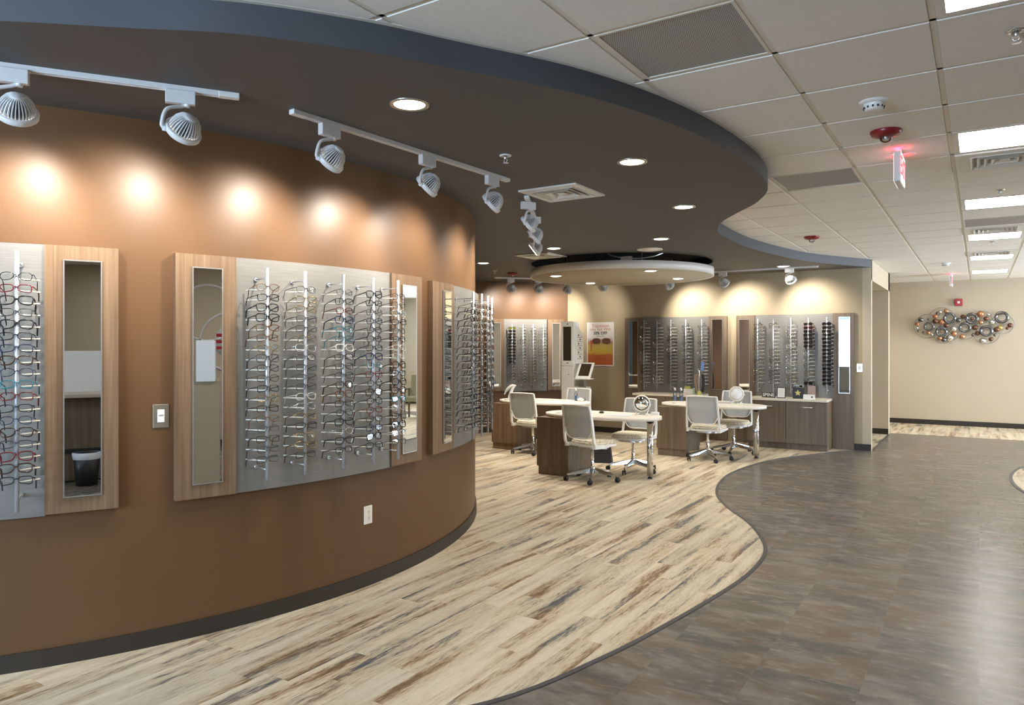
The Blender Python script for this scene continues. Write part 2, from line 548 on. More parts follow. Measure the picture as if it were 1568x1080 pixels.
class MB:
    """collects shapes with material slots; build() links them as ONE mesh object"""

    def __init__(self):
        self.bm = bmesh.new()
        self.mats = []

    def slot(self, mat):
        if mat not in self.mats:
            self.mats.append(mat)
        return self.mats.index(mat)

    def face(self, vs_, mi, smooth=False):
        try:
            f = self.bm.faces.new(vs_)
            f.material_index = mi
            f.smooth = smooth
            return f
        except ValueError:
            return None

    def hexa(self, p, mat):
        """8 corner points: bottom 4 (ccw), top 4"""
        mi = self.slot(mat)
        v = [self.bm.verts.new(q) for q in p]
        for f in ((3, 2, 1, 0), (4, 5, 6, 7), (0, 1, 5, 4), (1, 2, 6, 5), (2, 3, 7, 6), (3, 0, 4, 7)):
            self.face([v[i] for i in f], mi)
        return self

    def box(self, c, s, mat, mtx=I4, bevel=0.0):
        x, y, z = [q / 2 for q in s]
        pts = [(-x, -y, -z), (x, -y, -z), (x, y, -z), (-x, y, -z), (-x, -y, z), (x, -y, z), (x, y, z), (-x, y, z)]
        pts = [mtx @ (Vector(c) + Vector(q)) for q in pts]
        if bevel <= 0:
            return self.hexa(pts, mat)
        mi = self.slot(mat)
        b2 = bmesh.new()
        v = [b2.verts.new(q) for q in pts]
        for f in ((3, 2, 1, 0), (4, 5, 6, 7), (0, 1, 5, 4), (1, 2, 6, 5), (2, 3, 7, 6), (3, 0, 4, 7)):
            b2.faces.new([v[i] for i in f])
        bmesh.ops.bevel(b2, geom=list(b2.edges), offset=bevel, segments=2, affect='EDGES', profile=0.5)
        self.merge(b2, mi)
        return self

    def merge(self, b2, mi, smooth=False):
        mp = {}
        for v in b2.verts:
            mp[v] = self.bm.verts.new(v.co)
        for f in b2.faces:
            self.face([mp[v] for v in f.verts], mi, smooth)
        b2.free()

    def prism(self, pts2, z0, z1, mat, mtx=I4, smooth=False):
        """polygon in xy extruded z0..z1"""
        mi = self.slot(mat)
        a = [self.bm.verts.new(mtx @ Vector((x, y, z0))) for x, y in pts2]
        b = [self.bm.verts.new(mtx @ Vector((x, y, z1))) for x, y in pts2]
        n = len(a)
        self.face(a[::-1], mi)
        self.face(b, mi)
        for i in range(n):
            self.face([a[i], a[(i + 1) % n], b[(i + 1) % n], b[i]], mi, smooth)
        return self

    def tube(self, path, r, mat, seg=8, closed=False, mtx=I4, cap=True):
        mi = self.slot(mat)
        P = [mtx @ Vector(p) for p in path]
        n = len(P)
        rr = r if isinstance(r, (list, tuple)) else [r] * n
        rings = []
        up = None
        for i in range(n):
            a = P[i - 1] if (i > 0 or closed) else P[i]
            b = P[(i + 1) % n] if (i < n - 1 or closed) else P[i]
            t = (b - a)
            if t.length < 1e-9:
                t = Vector((0, 0, 1))
            t.normalize()
            if up is None:
                up = Vector((0, 0, 1)) if abs(t.z) < 0.9 else Vector((1, 0, 0))
            s = t.cross(up)
            if s.length < 1e-6:
                s = t.orthogonal()
            s.normalize()
            up = s.cross(t).normalized()
            rings.append([self.bm.verts.new(P[i] + rr[i] * (cos(2 * pi * k / seg) * s + sin(2 * pi * k / seg) * up)) for k in range(seg)])
        for i in range(n if closed else n - 1):
            A, B = rings[i], rings[(i + 1) % n]
            for k in range(seg):
                self.face([A[k], A[(k + 1) % seg], B[(k + 1) % seg], B[k]], mi, seg > 4)
        if cap and not closed:
            self.face(rings[0][::-1], mi)
            self.face(rings[-1], mi)
        return self

    def lathe(self, prof, mat, seg=24, mtx=I4, cap=True, smooth=True):
        """profile [(r,z)] round local z"""
        mi = self.slot(mat)
        rings = []
        for r, z in prof:
            if r < 1e-6:
                rings.append([self.bm.verts.new(mtx @ Vector((0, 0, z)))])
            else:
                rings.append([self.bm.verts.new(mtx @ Vector((r * cos(2 * pi * k / seg), r * sin(2 * pi * k / seg), z))) for k in range(seg)])
        for A, B in zip(rings[:-1], rings[1:]):
            if len(A) == 1 and len(B) == 1:
                continue
            for k in range(seg):
                k2 = (k + 1) % seg
                if len(A) == 1:
                    self.face([A[0], B[k2], B[k]], mi, smooth)
                elif len(B) == 1:
                    self.face([A[k], A[k2], B[0]], mi, smooth)
                else:
                    self.face([A[k], A[k2], B[k2], B[k]], mi, smooth)
        if cap:
            if len(rings[0]) > 1:
                self.face(rings[0][::-1], mi)
            if len(rings[-1]) > 1:
                self.face(rings[-1], mi)
        return self

    def mesh(self, name):
        bmesh.ops.recalc_face_normals(self.bm, faces=list(self.bm.faces))
        me = bpy.data.meshes.new(name)
        self.bm.to_mesh(me)
        self.bm.free()
        for m in self.mats:
            me.materials.append(M(m))
        return me

    def build(self, name, parent=None):
        o = bpy.data.objects.new(name, self.mesh(name))
        COL.objects.link(o)
        if parent:
            o.parent = parent
        return o


def tag(o, label, cat, group=None, kind=None):
    o['label'] = label
    o['category'] = cat
    if group:
        o['group'] = group
    if kind:
        o['kind'] = kind
    return o


def thing(name, label, cat, loc=(0, 0, 0), rz=0.0, group=None):
    o = bpy.data.objects.new(name, None)
    o.empty_display_size = 0.05
    COL.objects.link(o)
    o.location = loc
    o.rotation_euler = (0, 0, rz)
    return tag(o, label, cat, group)


def struct(o):
    o['kind'] = 'structure'
    return o


def copy_tree(o, parent=None):
    c = o.copy()
    COL.objects.link(c)
    if parent:
        c.parent = parent
    for ch in list(o.children):
        copy_tree(ch, c)
    return c


def relabel(o, label, group=None):
    o['label'] = label
    if group:
        o['group'] = group
    return o


def look_z(direction):
    """rotation matrix taking local -z to the direction"""
    return Vector(direction).to_track_quat('-Z', 'Y').to_matrix().to_4x4()


def catmull(pts, n=8):
    P = [Vector(p) for p in pts]
    out = []
    for i in range(len(P) - 1):
        p0 = P[max(i - 1, 0)]
        p1, p2 = P[i], P[i + 1]
        p3 = P[min(i + 2, len(P) - 1)]
        for k in range(n):
            t = k / n
            out.append(0.5 * ((2 * p1) + (-p0 + p2) * t + (2 * p0 - 5 * p1 + 4 * p2 - p3) * t * t + (-p0 + 3 * p1 - 3 * p2 + p3) * t ** 3))
    out.append(P[-1])
    return [tuple(v) for v in out]


def fill_poly(name, loops, z, mat, flip=False):
    bm = bmesh.new()
    for lp in loops:
        v = [bm.verts.new((x, y, z)) for x, y in lp]
        for i in range(len(v)):
            bm.edges.new((v[i], v[(i + 1) % len(v)]))
    bmesh.ops.triangle_fill(bm, use_beauty=True, use_dissolve=False, edges=list(bm.edges))
    want = -1 if flip else 1
    for f in bm.faces:
        f.normal_update()
        if f.normal.z * want < 0:
            f.normal_flip()
    me = bpy.data.meshes.new(name)
    bm.to_mesh(me)
    bm.free()
    me.materials.append(M(mat))
    o = bpy.data.objects.new(name, me)
    COL.objects.link(o)
    return o


# ------------------------------------------------------------------ plan of the place
WCX, WCY, WR = -7.036, 3.562, 3.643            # the curved brown wall


def wp(deg, off, z):
    a = radians(deg)
    return Vector((WCX + (WR + off) * cos(a), WCY + (WR + off) * sin(a), z))


BC = Vector((-6.53, 12.10, 0))                 # corner of the angled brown wall and the beige wall
BD = Vector((0.655, 0.756, 0)).normalized()
BN = Vector((0.756, -0.655, 0)).normalized()
YB = 12.10                                     # beige back wall


def arc_map(t, off, z):
    return wp(t, off, z)


def brown_map(t, off, z):
    p = BC + BD * t + BN * off
    return Vector((p.x, p.y, z))


def back_map(t, off, z):
    return Vector((t, YB - off, z))


SOFFIT = catmull([(-9.5, -1.3), (-7.4, -1.0), (-5.6, -0.25), (-4.3, 0.34), (-3.5, 0.83), (-2.995, 1.216), (-2.655, 1.506), (-2.352, 1.765), (-2.072, 2.137),
                  (-1.878, 2.488), (-1.561, 3.091), (-1.345, 3.87), (-1.262, 4.77), (-1.318, 5.55), (-1.53, 6.10),
                  (-1.80, 6.50), (-2.06, 6.90), (-2.23, 7.32), (-2.315, 7.75), (-2.335, 8.85), (-2.19, 10.0), (-1.93, 11.0), (-1.372, 12.09)], 6)
FLOORC = catmull([(-9.5, -1.3), (-6.5, -0.75), (-4.6, 0.2), (-3.2, 1.06), (-2.35, 1.93), (-1.82, 2.66), (-1.60, 3.36), (-1.48, 4.0), (-1.385, 4.66), (-1.345, 5.2), (-1.40, 5.82),
                  (-1.69, 6.52), (-2.11, 7.18), (-2.38, 7.77), (-2.555, 8.56), (-2.585, 9.34), (-2.42, 10.39), (-1.98, 11.41), (-1.60, 12.09)], 6)

# ------------------------------------------------------------------ floor
o = MB().box((-2.45, 6.4, -0.05), (14.1, 20.8, 0.1), 'mottled_dark_vinyl').build('floor')
struct(o)


def slab_poly(name, pts, z, mat, loops=None):
    o = fill_poly(name, [pts] + (loops or []), z, mat)
    return o


planks = list(FLOORC) + [(-6.53, 12.10), (-9.4, 8.8), (-9.5, 8.7)]
struct(slab_poly('floor_planks', planks, 0.0025, 'weathered_planks'))


def strip(name, path, w, z, mat):
    mb = MB()
    mi = mb.slot(mat)
    L, R_ = [], []
    P = [Vector((x, y, 0)) for x, y in path]
    for i, p in enumerate(P):
        t = (P[min(i + 1, len(P) - 1)] - P[max(i - 1, 0)]).normalized()
        n = Vector((-t.y, t.x, 0))
        L.append((p + n * w / 2, p - n * w / 2))
    prev = None
    for a, b in L:
        q = [mb.bm.verts.new((v.x, v.y, zz)) for v in (a, b) for zz in (0.0, z)]
        if prev:
            mb.face([prev[1], prev[3], q[3], q[1]], mi)
            mb.face([prev[0], prev[1], q[1], q[0]], mi)
            mb.face([prev[3], prev[2], q[2], q[3]], mi)
        prev = q
    return struct(mb.build(name))


strip('trim_1', FLOORC, 0.030, 0.005, 'trim_gray')
# matching plank area across the corridor, plank strip along the far wall, plank floor in the side opening
blob = [(4.31 + 4.0 * cos(radians(a)), 10.45 + 4.0 * sin(radians(a))) for a in range(100, 261, 4)]
blob = [p for p in blob if p[0] < 4.55] + [(4.55, 6.6), (4.55, 14.3)]
struct(slab_poly('floor_planks', blob, 0.0025, 'weathered_planks'))
strip('trim_2', [(4.31 + 4.0 * cos(radians(a)), 10.45 + 4.0 * sin(radians(a))) for a in range(100, 261, 4)], 0.036, 0.005, 'trim_gray')
struct(slab_poly('floor_planks', [(-6.4, 14.78), (4.55, 14.78), (4.55, 16.85), (-6.4, 16.85)], 0.0025, 'weathered_planks'))
struct(slab_poly('floor_planks', [(-3.4, 12.23), (-1.37, 12.23), (-1.37, 14.55), (-3.4, 14.55)], 0.0025, 'weathered_planks'))
strip('trim_3', [(-1.36, 12.25), (-1.36, 14.55)], 0.03, 0.005, 'trim_gray')

# ------------------------------------------------------------------ walls
mb = MB()
mi = mb.slot('orange_brown_paint')
prev = None
for k in range(0, 181):
    a = -82 + k * (176 / 180)
    v = [mb.bm.verts.new(wp(a, 0, z)) for z in (0, HS)] + [mb.bm.verts.new(wp(a, -0.15, z)) for z in (0, HS)]
    if prev:
        mb.face([prev[0], v[0], v[1], prev[1]], mi, True)
        mb.face([prev[2], v[2], v[3], prev[3]], mi, True)
    prev = v
struct(mb.build('wall_left'))


def arc_strip(name, a0, a1, off, z0, z1, mat, n=120):
    mb = MB()
    mi = mb.slot(mat)
    prev = None
    for k in range(n + 1):
        a = a0 + (a1 - a0) * k / n
        v = [mb.bm.verts.new(wp(a, off, z0)), mb.bm.verts.new(wp(a, off * 0.8, z1)), mb.bm.verts.new(wp(a, 0.0005, z1)), mb.bm.verts.new(wp(a, 0.0005, z0))]
        if prev:
            for i in range(4):
                mb.face([prev[i], v[i], v[(i + 1) % 4], prev[(i + 1) % 4]], mi)
        prev = v
    return struct(mb.build(name))


arc_strip('baseboard_left', -82, 94, 0.014, 0.003, 0.09, 'rubber_base')


def wall_box(name, x0, x1, y0, y1, z0, z1, mat):
    return struct(MB().box(((x0 + x1) / 2, (y0 + y1) / 2, (z0 + z1) / 2), (x1 - x0, y1 - y0, z1 - z0), mat).build(name))


wall_box('wall_back', -6.53, -1.37, YB, YB + 0.12, 0, HC, 'beige_paint')
wall_box('baseboard_back', -1.60, -1.37, YB - 0.012, YB, 0.003, 0.10, 'rubber_base')
wall_box('baseboard_back', -6.50, -5.36, YB - 0.012, YB, 0.003, 0.10, 'rubber_base')
# angled brown wall
p0, p1 = BC, BC - BD * 4.3
mb = MB()
q = [p1, p0, p0 - BN * 0.12, p1 - BN * 0.12]
mb.prism([(v.x, v.y) for v in q], 0, HS, 'orange_brown_paint')
struct(mb.build('wall_rear_left'))
mb = MB()
q = [p1 + BN * 0.012, p0 + BN * 0.012, p0, p1]
mb.prism([(v.x, v.y) for v in q], 0.003, 0.09, 'rubber_base')
struct(mb.build('baseboard_rear_left'))
wall_box('wall_outer', -9.6, -9.5, -4.0, 16.9, 0, HC, 'beige_paint')
# corridor wall with the tall opening
mb = MB()
mb.box((-1.43, YB + 0.06, HC / 2), (0.12, 0.121, HC), 'corridor_paint')
mb.box((-1.43, 13.44, (2.57 + HC) / 2), (0.12, 2.64, HC - 2.57), 'corridor_paint')
mb.box((-1.43, 14.655, HC / 2), (0.12, 0.21, HC), 'corridor_paint')
struct(mb.build('wall_corridor'))
wall_box('wall_hall', -3.4, -1.49, 14.55, 14.76, 0, HC, 'corridor_paint')
wall_box('wall_hall', -3.5, -3.4, 12.22, 14.76, 0, HC, 'corridor_paint')
wall_box('baseboard_hall', -3.4, -1.372, 14.538, 14.55, 0.003, 0.10, 'rubber_base')
wall_box('ceiling_hall', -3.4, -1.49, 12.22, 14.55, 2.57, 2.60, 'corridor_paint')
wall_box('wall_far', -6.5, 4.6, 16.85, 16.97, 0, HC, 'corridor_paint')
wall_box('baseboard_far', -6.5, 4.6, 16.838, 16.85, 0.003, 0.10, 'rubber_base')
mb = MB()
for y0, y1, z0, z1 in ((-4.0, 8.8, 0, HC), (11.8, 13.2, 0, HC), (16.4, 16.97, 0, HC), (8.8, 11.8, 0, 0.8), (8.8, 11.8, 2.7, HC), (13.2, 16.4, 0, 0.8), (13.2, 16.4, 2.7, HC)):
    mb.box((4.66, (y0 + y1) / 2, (z0 + z1) / 2), (0.12, y1 - y0, z1 - z0), 'corridor_paint')
struct(mb.build('wall_right'))
for n_, (y0, y1) in enumerate(((8.8, 11.8), (13.2, 16.4))):  # unseen windows added to let fill light in
    mb = MB()
    for k in range(4):
        mb.box((4.66, y0 + 0.025 + (y1 - y0 - 0.05) * k / 3, 1.75), (0.10, 0.05, 1.9), 'satin_aluminum')
    for z in (0.825, 2.675):
        mb.box((4.66, (y0 + y1) / 2, z), (0.10, y1 - y0, 0.05), 'satin_aluminum')
    w = struct(mb.build('window_%d' % (n_ + 2)))
    MB().box((4.66, (y0 + y1) / 2, 1.75), (0.008, y1 - y0 - 0.1, 1.8), 'window_glass').build('pane', w)
wall_box('baseboard_right', 4.588, 4.6, -4.0, 16.85, 0.003, 0.10, 'rubber_base')
# wall behind the camera with the daylight window
mb = MB()
mb.box((-7.3, -4.06, HC / 2), (4.6, 0.12, HC), 'corridor_paint')
mb.box((1.66, -4.06, HC / 2), (6.12, 0.12, HC), 'corridor_paint')
mb.box((-3.2, -4.06, 0.4), (3.6, 0.12, 0.8), 'corridor_paint')
mb.box((-3.2, -4.06, (2.7 + HC) / 2), (3.6, 0.12, HC - 2.7), 'corridor_paint')
struct(mb.build('wall_front'))
mb = MB()
for x in (-4.98, -3.8, -2.6, -1.42):
    mb.box((x, -4.06, 1.75), (0.05, 0.10, 1.9), 'satin_aluminum')
mb.box((-3.2, -4.06, 0.825), (3.6, 0.10, 0.05), 'satin_aluminum')
mb.box((-3.2, -4.06, 2.675), (3.6, 0.10, 0.05), 'satin_aluminum')
w = struct(mb.build('window_1'))
g = MB().box((-3.2, -4.06, 1.75), (3.5, 0.008, 1.8), 'window_glass').build('pane', w)

# ------------------------------------------------------------------ ceilings
LIGHT_CELLS = [(0, j) for j in (-12, -8, -4, 0, 4, 8, 12, 16, 20)] + [(5, j) for j in (-8, -4, 0, 4, 8, 12, 16, 20)]  # second column, over the right side, is unseen and added for fill
GRILLE_CELLS = [(-2, 0), (-2, 5), (0, 10)]
DIFF_CELLS = [(0, 5), (0, 11), (0, 15)]
SKIP = set(LIGHT_CELLS + GRILLE_CELLS + DIFF_CELLS)


def cell_xy(i, j):
    return GX0 + i * TILE, GY0 + j * TILE


mb = MB()
i0, i1, j0, j1 = -16, 8, -12, 24
mt, mg = mb.slot('acoustic_tile'), mb.slot('grid_white')
REC = 0.006
for i in range(i0, i1):
    for j in range(j0, j1):
        if (i, j) in SKIP:
            continue
        x, y = cell_xy(i, j)
        if x < -9.0 and y < 9:
            pass
        e = 0.012
        v = [mb.bm.verts.new(c) for c in ((x + e, y + e, HC + REC), (x + TILE - e, y + e, HC + REC), (x + TILE - e, y + TILE - e, HC + REC), (x + e, y + TILE - e, HC + REC))]
        mb.face(v[::-1], mt)
        e2 = 0.0145          # the tile face drops below the tee flange edge
        w2 = [mb.bm.verts.new(c) for c in ((x + e2, y + e2, HC - 0.002), (x + TILE - e2, y + e2, HC - 0.002), (x + TILE - e2, y + TILE - e2, HC - 0.002), (x + e2, y + TILE - e2, HC - 0.002))]
        mb.face(w2[::-1], mt)
        for k in range(4):
            mb.face([v[k], w2[k], w2[(k + 1) % 4], v[(k + 1) % 4]], mt)
for i in range(i0, i1 + 1):
    x = GX0 + i * TILE
    mb.box((x, GY0 + (j0 + j1) / 2 * TILE, HC + 0.008), (0.024, (j1 - j0) * TILE, 0.012), 'grid_white')
for j in range(j0, j1 + 1):
    y = GY0 + j * TILE
    mb.box((GX0 + (i0 + i1) / 2 * TILE, y, HC + 0.0075), ((i1 - i0) * TILE, 0.022, 0.011), 'grid_white')
struct(mb.build('ceiling'))
struct(MB().box((-2.4, 6.4, HC + 0.20), (14.4, 21.4, 0.06), 'trim_white').build('ceiling_deck'))

CLOUD_C, CLOUD_R, CLOUD_Z = Vector((-4.35, 9.65, 0)), 1.30, 2.56
hole = [(CLOUD_C.x + (CLOUD_R - 0.02) * cos(2 * pi * k / 64), CLOUD_C.y + (CLOUD_R - 0.02) * sin(2 * pi * k / 64)) for k in range(64)]
poly = list(SOFFIT) + [(-6.53, 12.10), (-9.5, 8.6)]
struct(fill_poly('ceiling_soffit', [poly, hole], HS, 'soffit_paint', True))
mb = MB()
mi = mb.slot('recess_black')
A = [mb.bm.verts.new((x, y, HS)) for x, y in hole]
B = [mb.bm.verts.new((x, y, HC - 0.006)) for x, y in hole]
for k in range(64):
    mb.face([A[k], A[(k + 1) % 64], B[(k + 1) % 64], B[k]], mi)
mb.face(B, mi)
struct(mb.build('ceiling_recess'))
# fascia of the soffit and its edge angle
mb = MB()
mi = mb.slot('fascia_paint')
prev = None
P = [Vector((x, y, 0)) for x, y in SOFFIT]
for i, p in enumerate(P):
    v = [mb.bm.verts.new((p.x, p.y, z)) for z in (HS, HC + 0.002)]
    if prev:
        mb.face([prev[0], v[0], v[1], prev[1]], mi, True)
    prev = v
struct(mb.build('trim_4'))
mb = MB()
mi = mb.slot('grid_white')
prev = None
for i, p in enumerate(P):
    t = (P[min(i + 1, len(P) - 1)] - P[max(i - 1, 0)]).normalized()
    n = Vector((t.y, -t.x, 0))
    a, b = p - n * 0.004, p + n * 0.022
    v = [mb.bm.verts.new((a.x, a.y, HC - 0.003)), mb.bm.verts.new((b.x, b.y, HC - 0.003)), mb.bm.verts.new((b.x, b.y, HC + 0.004))]
    if prev:
        mb.face([prev[0], v[0], v[1], prev[1]], mi)
        mb.face([prev[1], v[1], v[2], prev[2]], mi)
    prev = v
struct(mb.build('trim_5'))

ORD = ['first', 'second', 'third', 'fourth', 'fifth', 'sixth', 'seventh', 'eighth', 'ninth', 'tenth', 'eleventh', 'twelfth', 'thirteenth',
       'fourteenth', 'fifteenth', 'sixteenth', 'seventeenth', 'eighteenth', 'nineteenth', 'twentieth']


def topord(k, n):
    return 'topmost' if k == 0 else ('lowest' if k == n - 1 else ORD[k] + ' from top')


# square ceiling lights
def troffer(i, j, label):
    x, y = cell_xy(i, j)
    t = thing('ceiling_light', label, 'ceiling light', (x + TILE / 2, y + TILE / 2, HC), 0, 'square ceiling lights in the tile grid')
    h = TILE / 2 - 0.013
    b = h - 0.035
    f = MB()
    mi_ = f.slot('trim_white')
    for sx, sy in ((1, 0), (-1, 0), (0, 1), (0, -1)):
        if sx:
            f.box((sx * (h + b) / 2, 0, 0.004), (h - b, 2 * h, 0.012), 'trim_white')
        else:
            f.box((0, sy * (h + b) / 2, 0.004), (2 * b, h - b, 0.012), 'trim_white')
    f.build('frame', t)
    MB().box((0, 0, 0.012), (2 * b, 2 * b, 0.008), 'troffer_glow').build('diffuser', t)
    return t


vis = {0: 'nearest square ceiling light, cut by the top right corner of the photo',
       4: 'second nearest square ceiling light, beside the hanging red exit sign',
       8: 'third nearest square ceiling light in the corridor row',
       12: 'fourth nearest square ceiling light, just beyond a supply diffuser',
       16: 'fifth square ceiling light in the corridor row, second from the far wall',
       20: 'farthest square ceiling light, next to the far beige wall'}
for (i, j) in LIGHT_CELLS:
    if i == 0 and j in vis:
        lab = vis[j]
    elif i == 0:
        lab = 'square ceiling light behind the viewpoint, %s back in the corridor row' % ORD[(-j) // 4 - 1]
    else:
        lab = 'added square fill light over the unseen right side area, %s in its row' % ORD[j // 4]
    troffer(i, j, lab)

for (i, j), lab in zip(GRILLE_CELLS, ('perforated gray return air grille nearest in the tile ceiling',
                                      'gray return air panel beside the tip of the dark soffit',
                                      'gray return air panel in the row of square ceiling lights')):
    x, y = cell_xy(i, j)
    t = thing('return_grille', lab, 'air grille', (x + TILE / 2, y + TILE / 2, HC), 0, 'return air grilles in the tile ceiling')
    MB().box((0, 0, 0.006), (TILE - 0.05, TILE - 0.05, 0.006), 'perforated_metal').build('perforated_face', t)
    f = MB()
    h, b = TILE / 2 - 0.012, TILE / 2 - 0.026
    for s in (1, -1):
        f.box((s * (h + b) / 2, 0, 0.006), (h - b, 2 * h, 0.014), 'grid_white')
        f.box((0, s * (h + b) / 2, 0.006), (2 * b, h - b, 0.014), 'grid_white')
    f.build('frame', t)


def diffuser(loc, size, label, rz=0.0, frame=0.055, grp='supply air diffusers in the ceilings'):
    t = thing('air_diffuser', label, 'air diffuser', loc, rz, grp)
    h = size / 2
    f = MB()
    for s in (1, -1):
        f.box((s * (h - frame / 2), 0, -0.004), (frame, size, 0.012), 'trim_white')
        f.box((0, s * (h - frame / 2), -0.004), (size - 2 * frame, frame, 0.012), 'trim_white')
    f.build('frame', t)
    MB().box((0, 0, 0.004), (size - 2 * frame, size - 2 * frame, 0.004), 'warm_gray').build('backing', t)
    lv = MB()
    b = h - frame
    k = 0
    while b > 0.05:
        for s in (1, -1):
            lv.hexa([Vector((s * b, -b, 0.0)), Vector((s * (b - 0.008), -b + 0.008, 0.002)), Vector((s * (b - 0.008), b - 0.008, 0.002)), Vector((s * b, b, 0.0)),
                     Vector((s * (b + 0.016), -b - 0.016, -0.018)), Vector((s * (b + 0.010), -b - 0.010, -0.018)), Vector((s * (b + 0.010), b + 0.010, -0.018)), Vector((s * (b + 0.016), b + 0.016, -0.018))], 'trim_white')
            lv.hexa([Vector((-b, s * b, 0.0)), Vector((-b + 0.008, s * (b - 0.008), 0.002)), Vector((b - 0.008, s * (b - 0.008), 0.002)), Vector((b, s * b, 0.0)),
                     Vector((-b - 0.016, s * (b + 0.016), -0.018)), Vector((-b - 0.010, s * (b + 0.010), -0.018)), Vector((b + 0.010, s * (b + 0.010), -0.018)), Vector((b + 0.016, s * (b + 0.016), -0.018))], 'trim_white')
        b -= 0.042
        k += 1
    lv.box((0, 0, -0.010), (0.06, 0.06, 0.006), 'trim_white')
    lv.build('louvers', t)
    return t


for (i, j), lab in zip(DIFF_CELLS, ('white louvered supply diffuser just past the second square ceiling light',
                                    'white supply diffuser just before the fourth square ceiling light',
                                    'white supply diffuser just before the fifth square ceiling light')):
    x, y = cell_xy(i, j)
    diffuser((x + TILE / 2, y + TILE / 2, HC), TILE - 0.03, lab, 0, 0.10)
diffuser((-2.70, 4.91, HS - 0.003), 0.49, 'square white supply diffuser in the dark soffit, the nearer one', 0.0, 0.07)
diffuser((-4.82, 8.19, HS - 0.003), 0.50, 'square white supply diffuser in the dark soffit, beside the round ceiling cloud', 0.0, 0.07)


# recessed downlights
def downlight(x, y, z, label, power=DOWN_W, r=0.075, grp='recessed downlights in the dark soffit'):
    t = thing('recessed_downlight', label, 'downlight', (x, y, z), 0, grp)
    MB().lathe([(r + 0.022, 0.0), (r + 0.022, -0.004), (r + 0.006, -0.006), (r, -0.001), (r, 0.0)], 'steel_plate', 32, cap=False).build('trim_ring', t)
    MB().lathe([(0.0, -0.0015), (r, -0.0015), (r, 0.002), (0, 0.002)], 'downlight_glow', 32, cap=False).build('lens', t)
    ld = bpy.data.lights.new('downlight_lamp', 'SPOT')
    ld.energy = power * 3
    ld.spot_size = radians(125)
    ld.spot_blend = 0.7
    ld.shadow_soft_size = 0.06
    ld.color = (1.0, 0.90, 0.76)
    lo = bpy.data.objects.new('lamp', ld)
    COL.objects.link(lo)
    lo.parent = t
    lo.location = (0, 0, -0.02)
    return t


for x, y, lab in ((-2.346, 2.721, 'large recessed downlight above the front track, nearest in the dark soffit'),
                  (-1.876, 4.343, 'recessed downlight in the dark soffit, second nearest along its edge'),
                  (-2.115, 5.987, 'recessed downlight in the dark soffit, third along its curved edge'),
                  (-2.959, 7.639, 'recessed downlight in the dark soffit just before the round speaker'),
                  (-4.336, 7.678, 'recessed downlight beside the farthest hanging head of the curving track'),
                  (-5.950, 8.495, 'recessed downlight in the dark soffit next to the edge of the curved brown wall'),
                  (-6.05, 10.35, 'recessed downlight left of the round cloud, beside the red soffit strobe'),
                  (-2.453, 11.249, 'recessed downlight above the rightmost back wall display')):
    downlight(x, y, HS, lab, DOWN_W * (3.2 if x < -5.9 and y < 9 else 1.0))
for x, y, lab in ((-5.000, 8.910, 'downlight in the round ceiling cloud, front left one'),
                  (-5.118, 10.223, 'downlight in the round ceiling cloud, rear left one'),
                  (-3.613, 8.958, 'downlight in the round ceiling cloud, front right one'),
                  (-3.698, 10.218, 'downlight in the round ceiling cloud, rear right one')):
    downlight(x, y, CLOUD_Z, lab, DOWN_W, 0.075, 'downlights in the round ceiling cloud')
downlight(-1.85, 15.5, HC, 'bright downlight past the corner beyond the tall opening', DOWN_W * 2, 0.08, 'corridor end downlight')

# round ceiling cloud
t = thing('ceiling_cloud', 'round hanging white ceiling cloud over the desks', 'ceiling cloud', (CLOUD_C.x, CLOUD_C.y, CLOUD_Z))
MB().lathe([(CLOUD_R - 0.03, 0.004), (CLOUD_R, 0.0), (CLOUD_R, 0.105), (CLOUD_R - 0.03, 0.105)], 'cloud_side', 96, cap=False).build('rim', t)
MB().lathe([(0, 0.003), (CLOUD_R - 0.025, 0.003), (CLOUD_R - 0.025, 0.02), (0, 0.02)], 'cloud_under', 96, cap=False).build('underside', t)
for k in range(4):
    a = radians(45 + 90 * k)
    MB().tube([(0.8 * cos(a), 0.8 * sin(a), 0.015), (0.8 * cos(a), 0.8 * sin(a), HC - CLOUD_Z - 0.01)], 0.006, 'satin_aluminum', 6).build('hanger_rod', t)
MB().tube(catmull([(0.2, -1.0, 0.30), (0.35, -1.05, 0.19), (0.62, -1.0, 0.14), (0.85, -0.85, 0.17), (1.0, -0.6, 0.29)], 6), 0.011, 'satin_aluminum', 6).build('conduit', t)
MB().box((0.55, -1.03, 0.135), (0.13, 0.07, 0.06), 'satin_aluminum').build('junction_box', t)

# ceiling speaker, sprinklers, detectors, strobes
t = thing('ceiling_speaker', 'round beige ceiling speaker in the dark soffit before the cloud', 'speaker', (-3.393, 8.391, HS))
MB().lathe([(0.155, 0.0), (0.155, -0.006), (0.135, -0.010), (0.13, -0.006)], 'trim_white', 40, cap=False).build('bezel', t)
MB().lathe([(0, -0.009), (0.13, -0.006), (0.13, 0.001), (0, 0.001)], 'grid_white', 40, cap=False).build('grille', t)


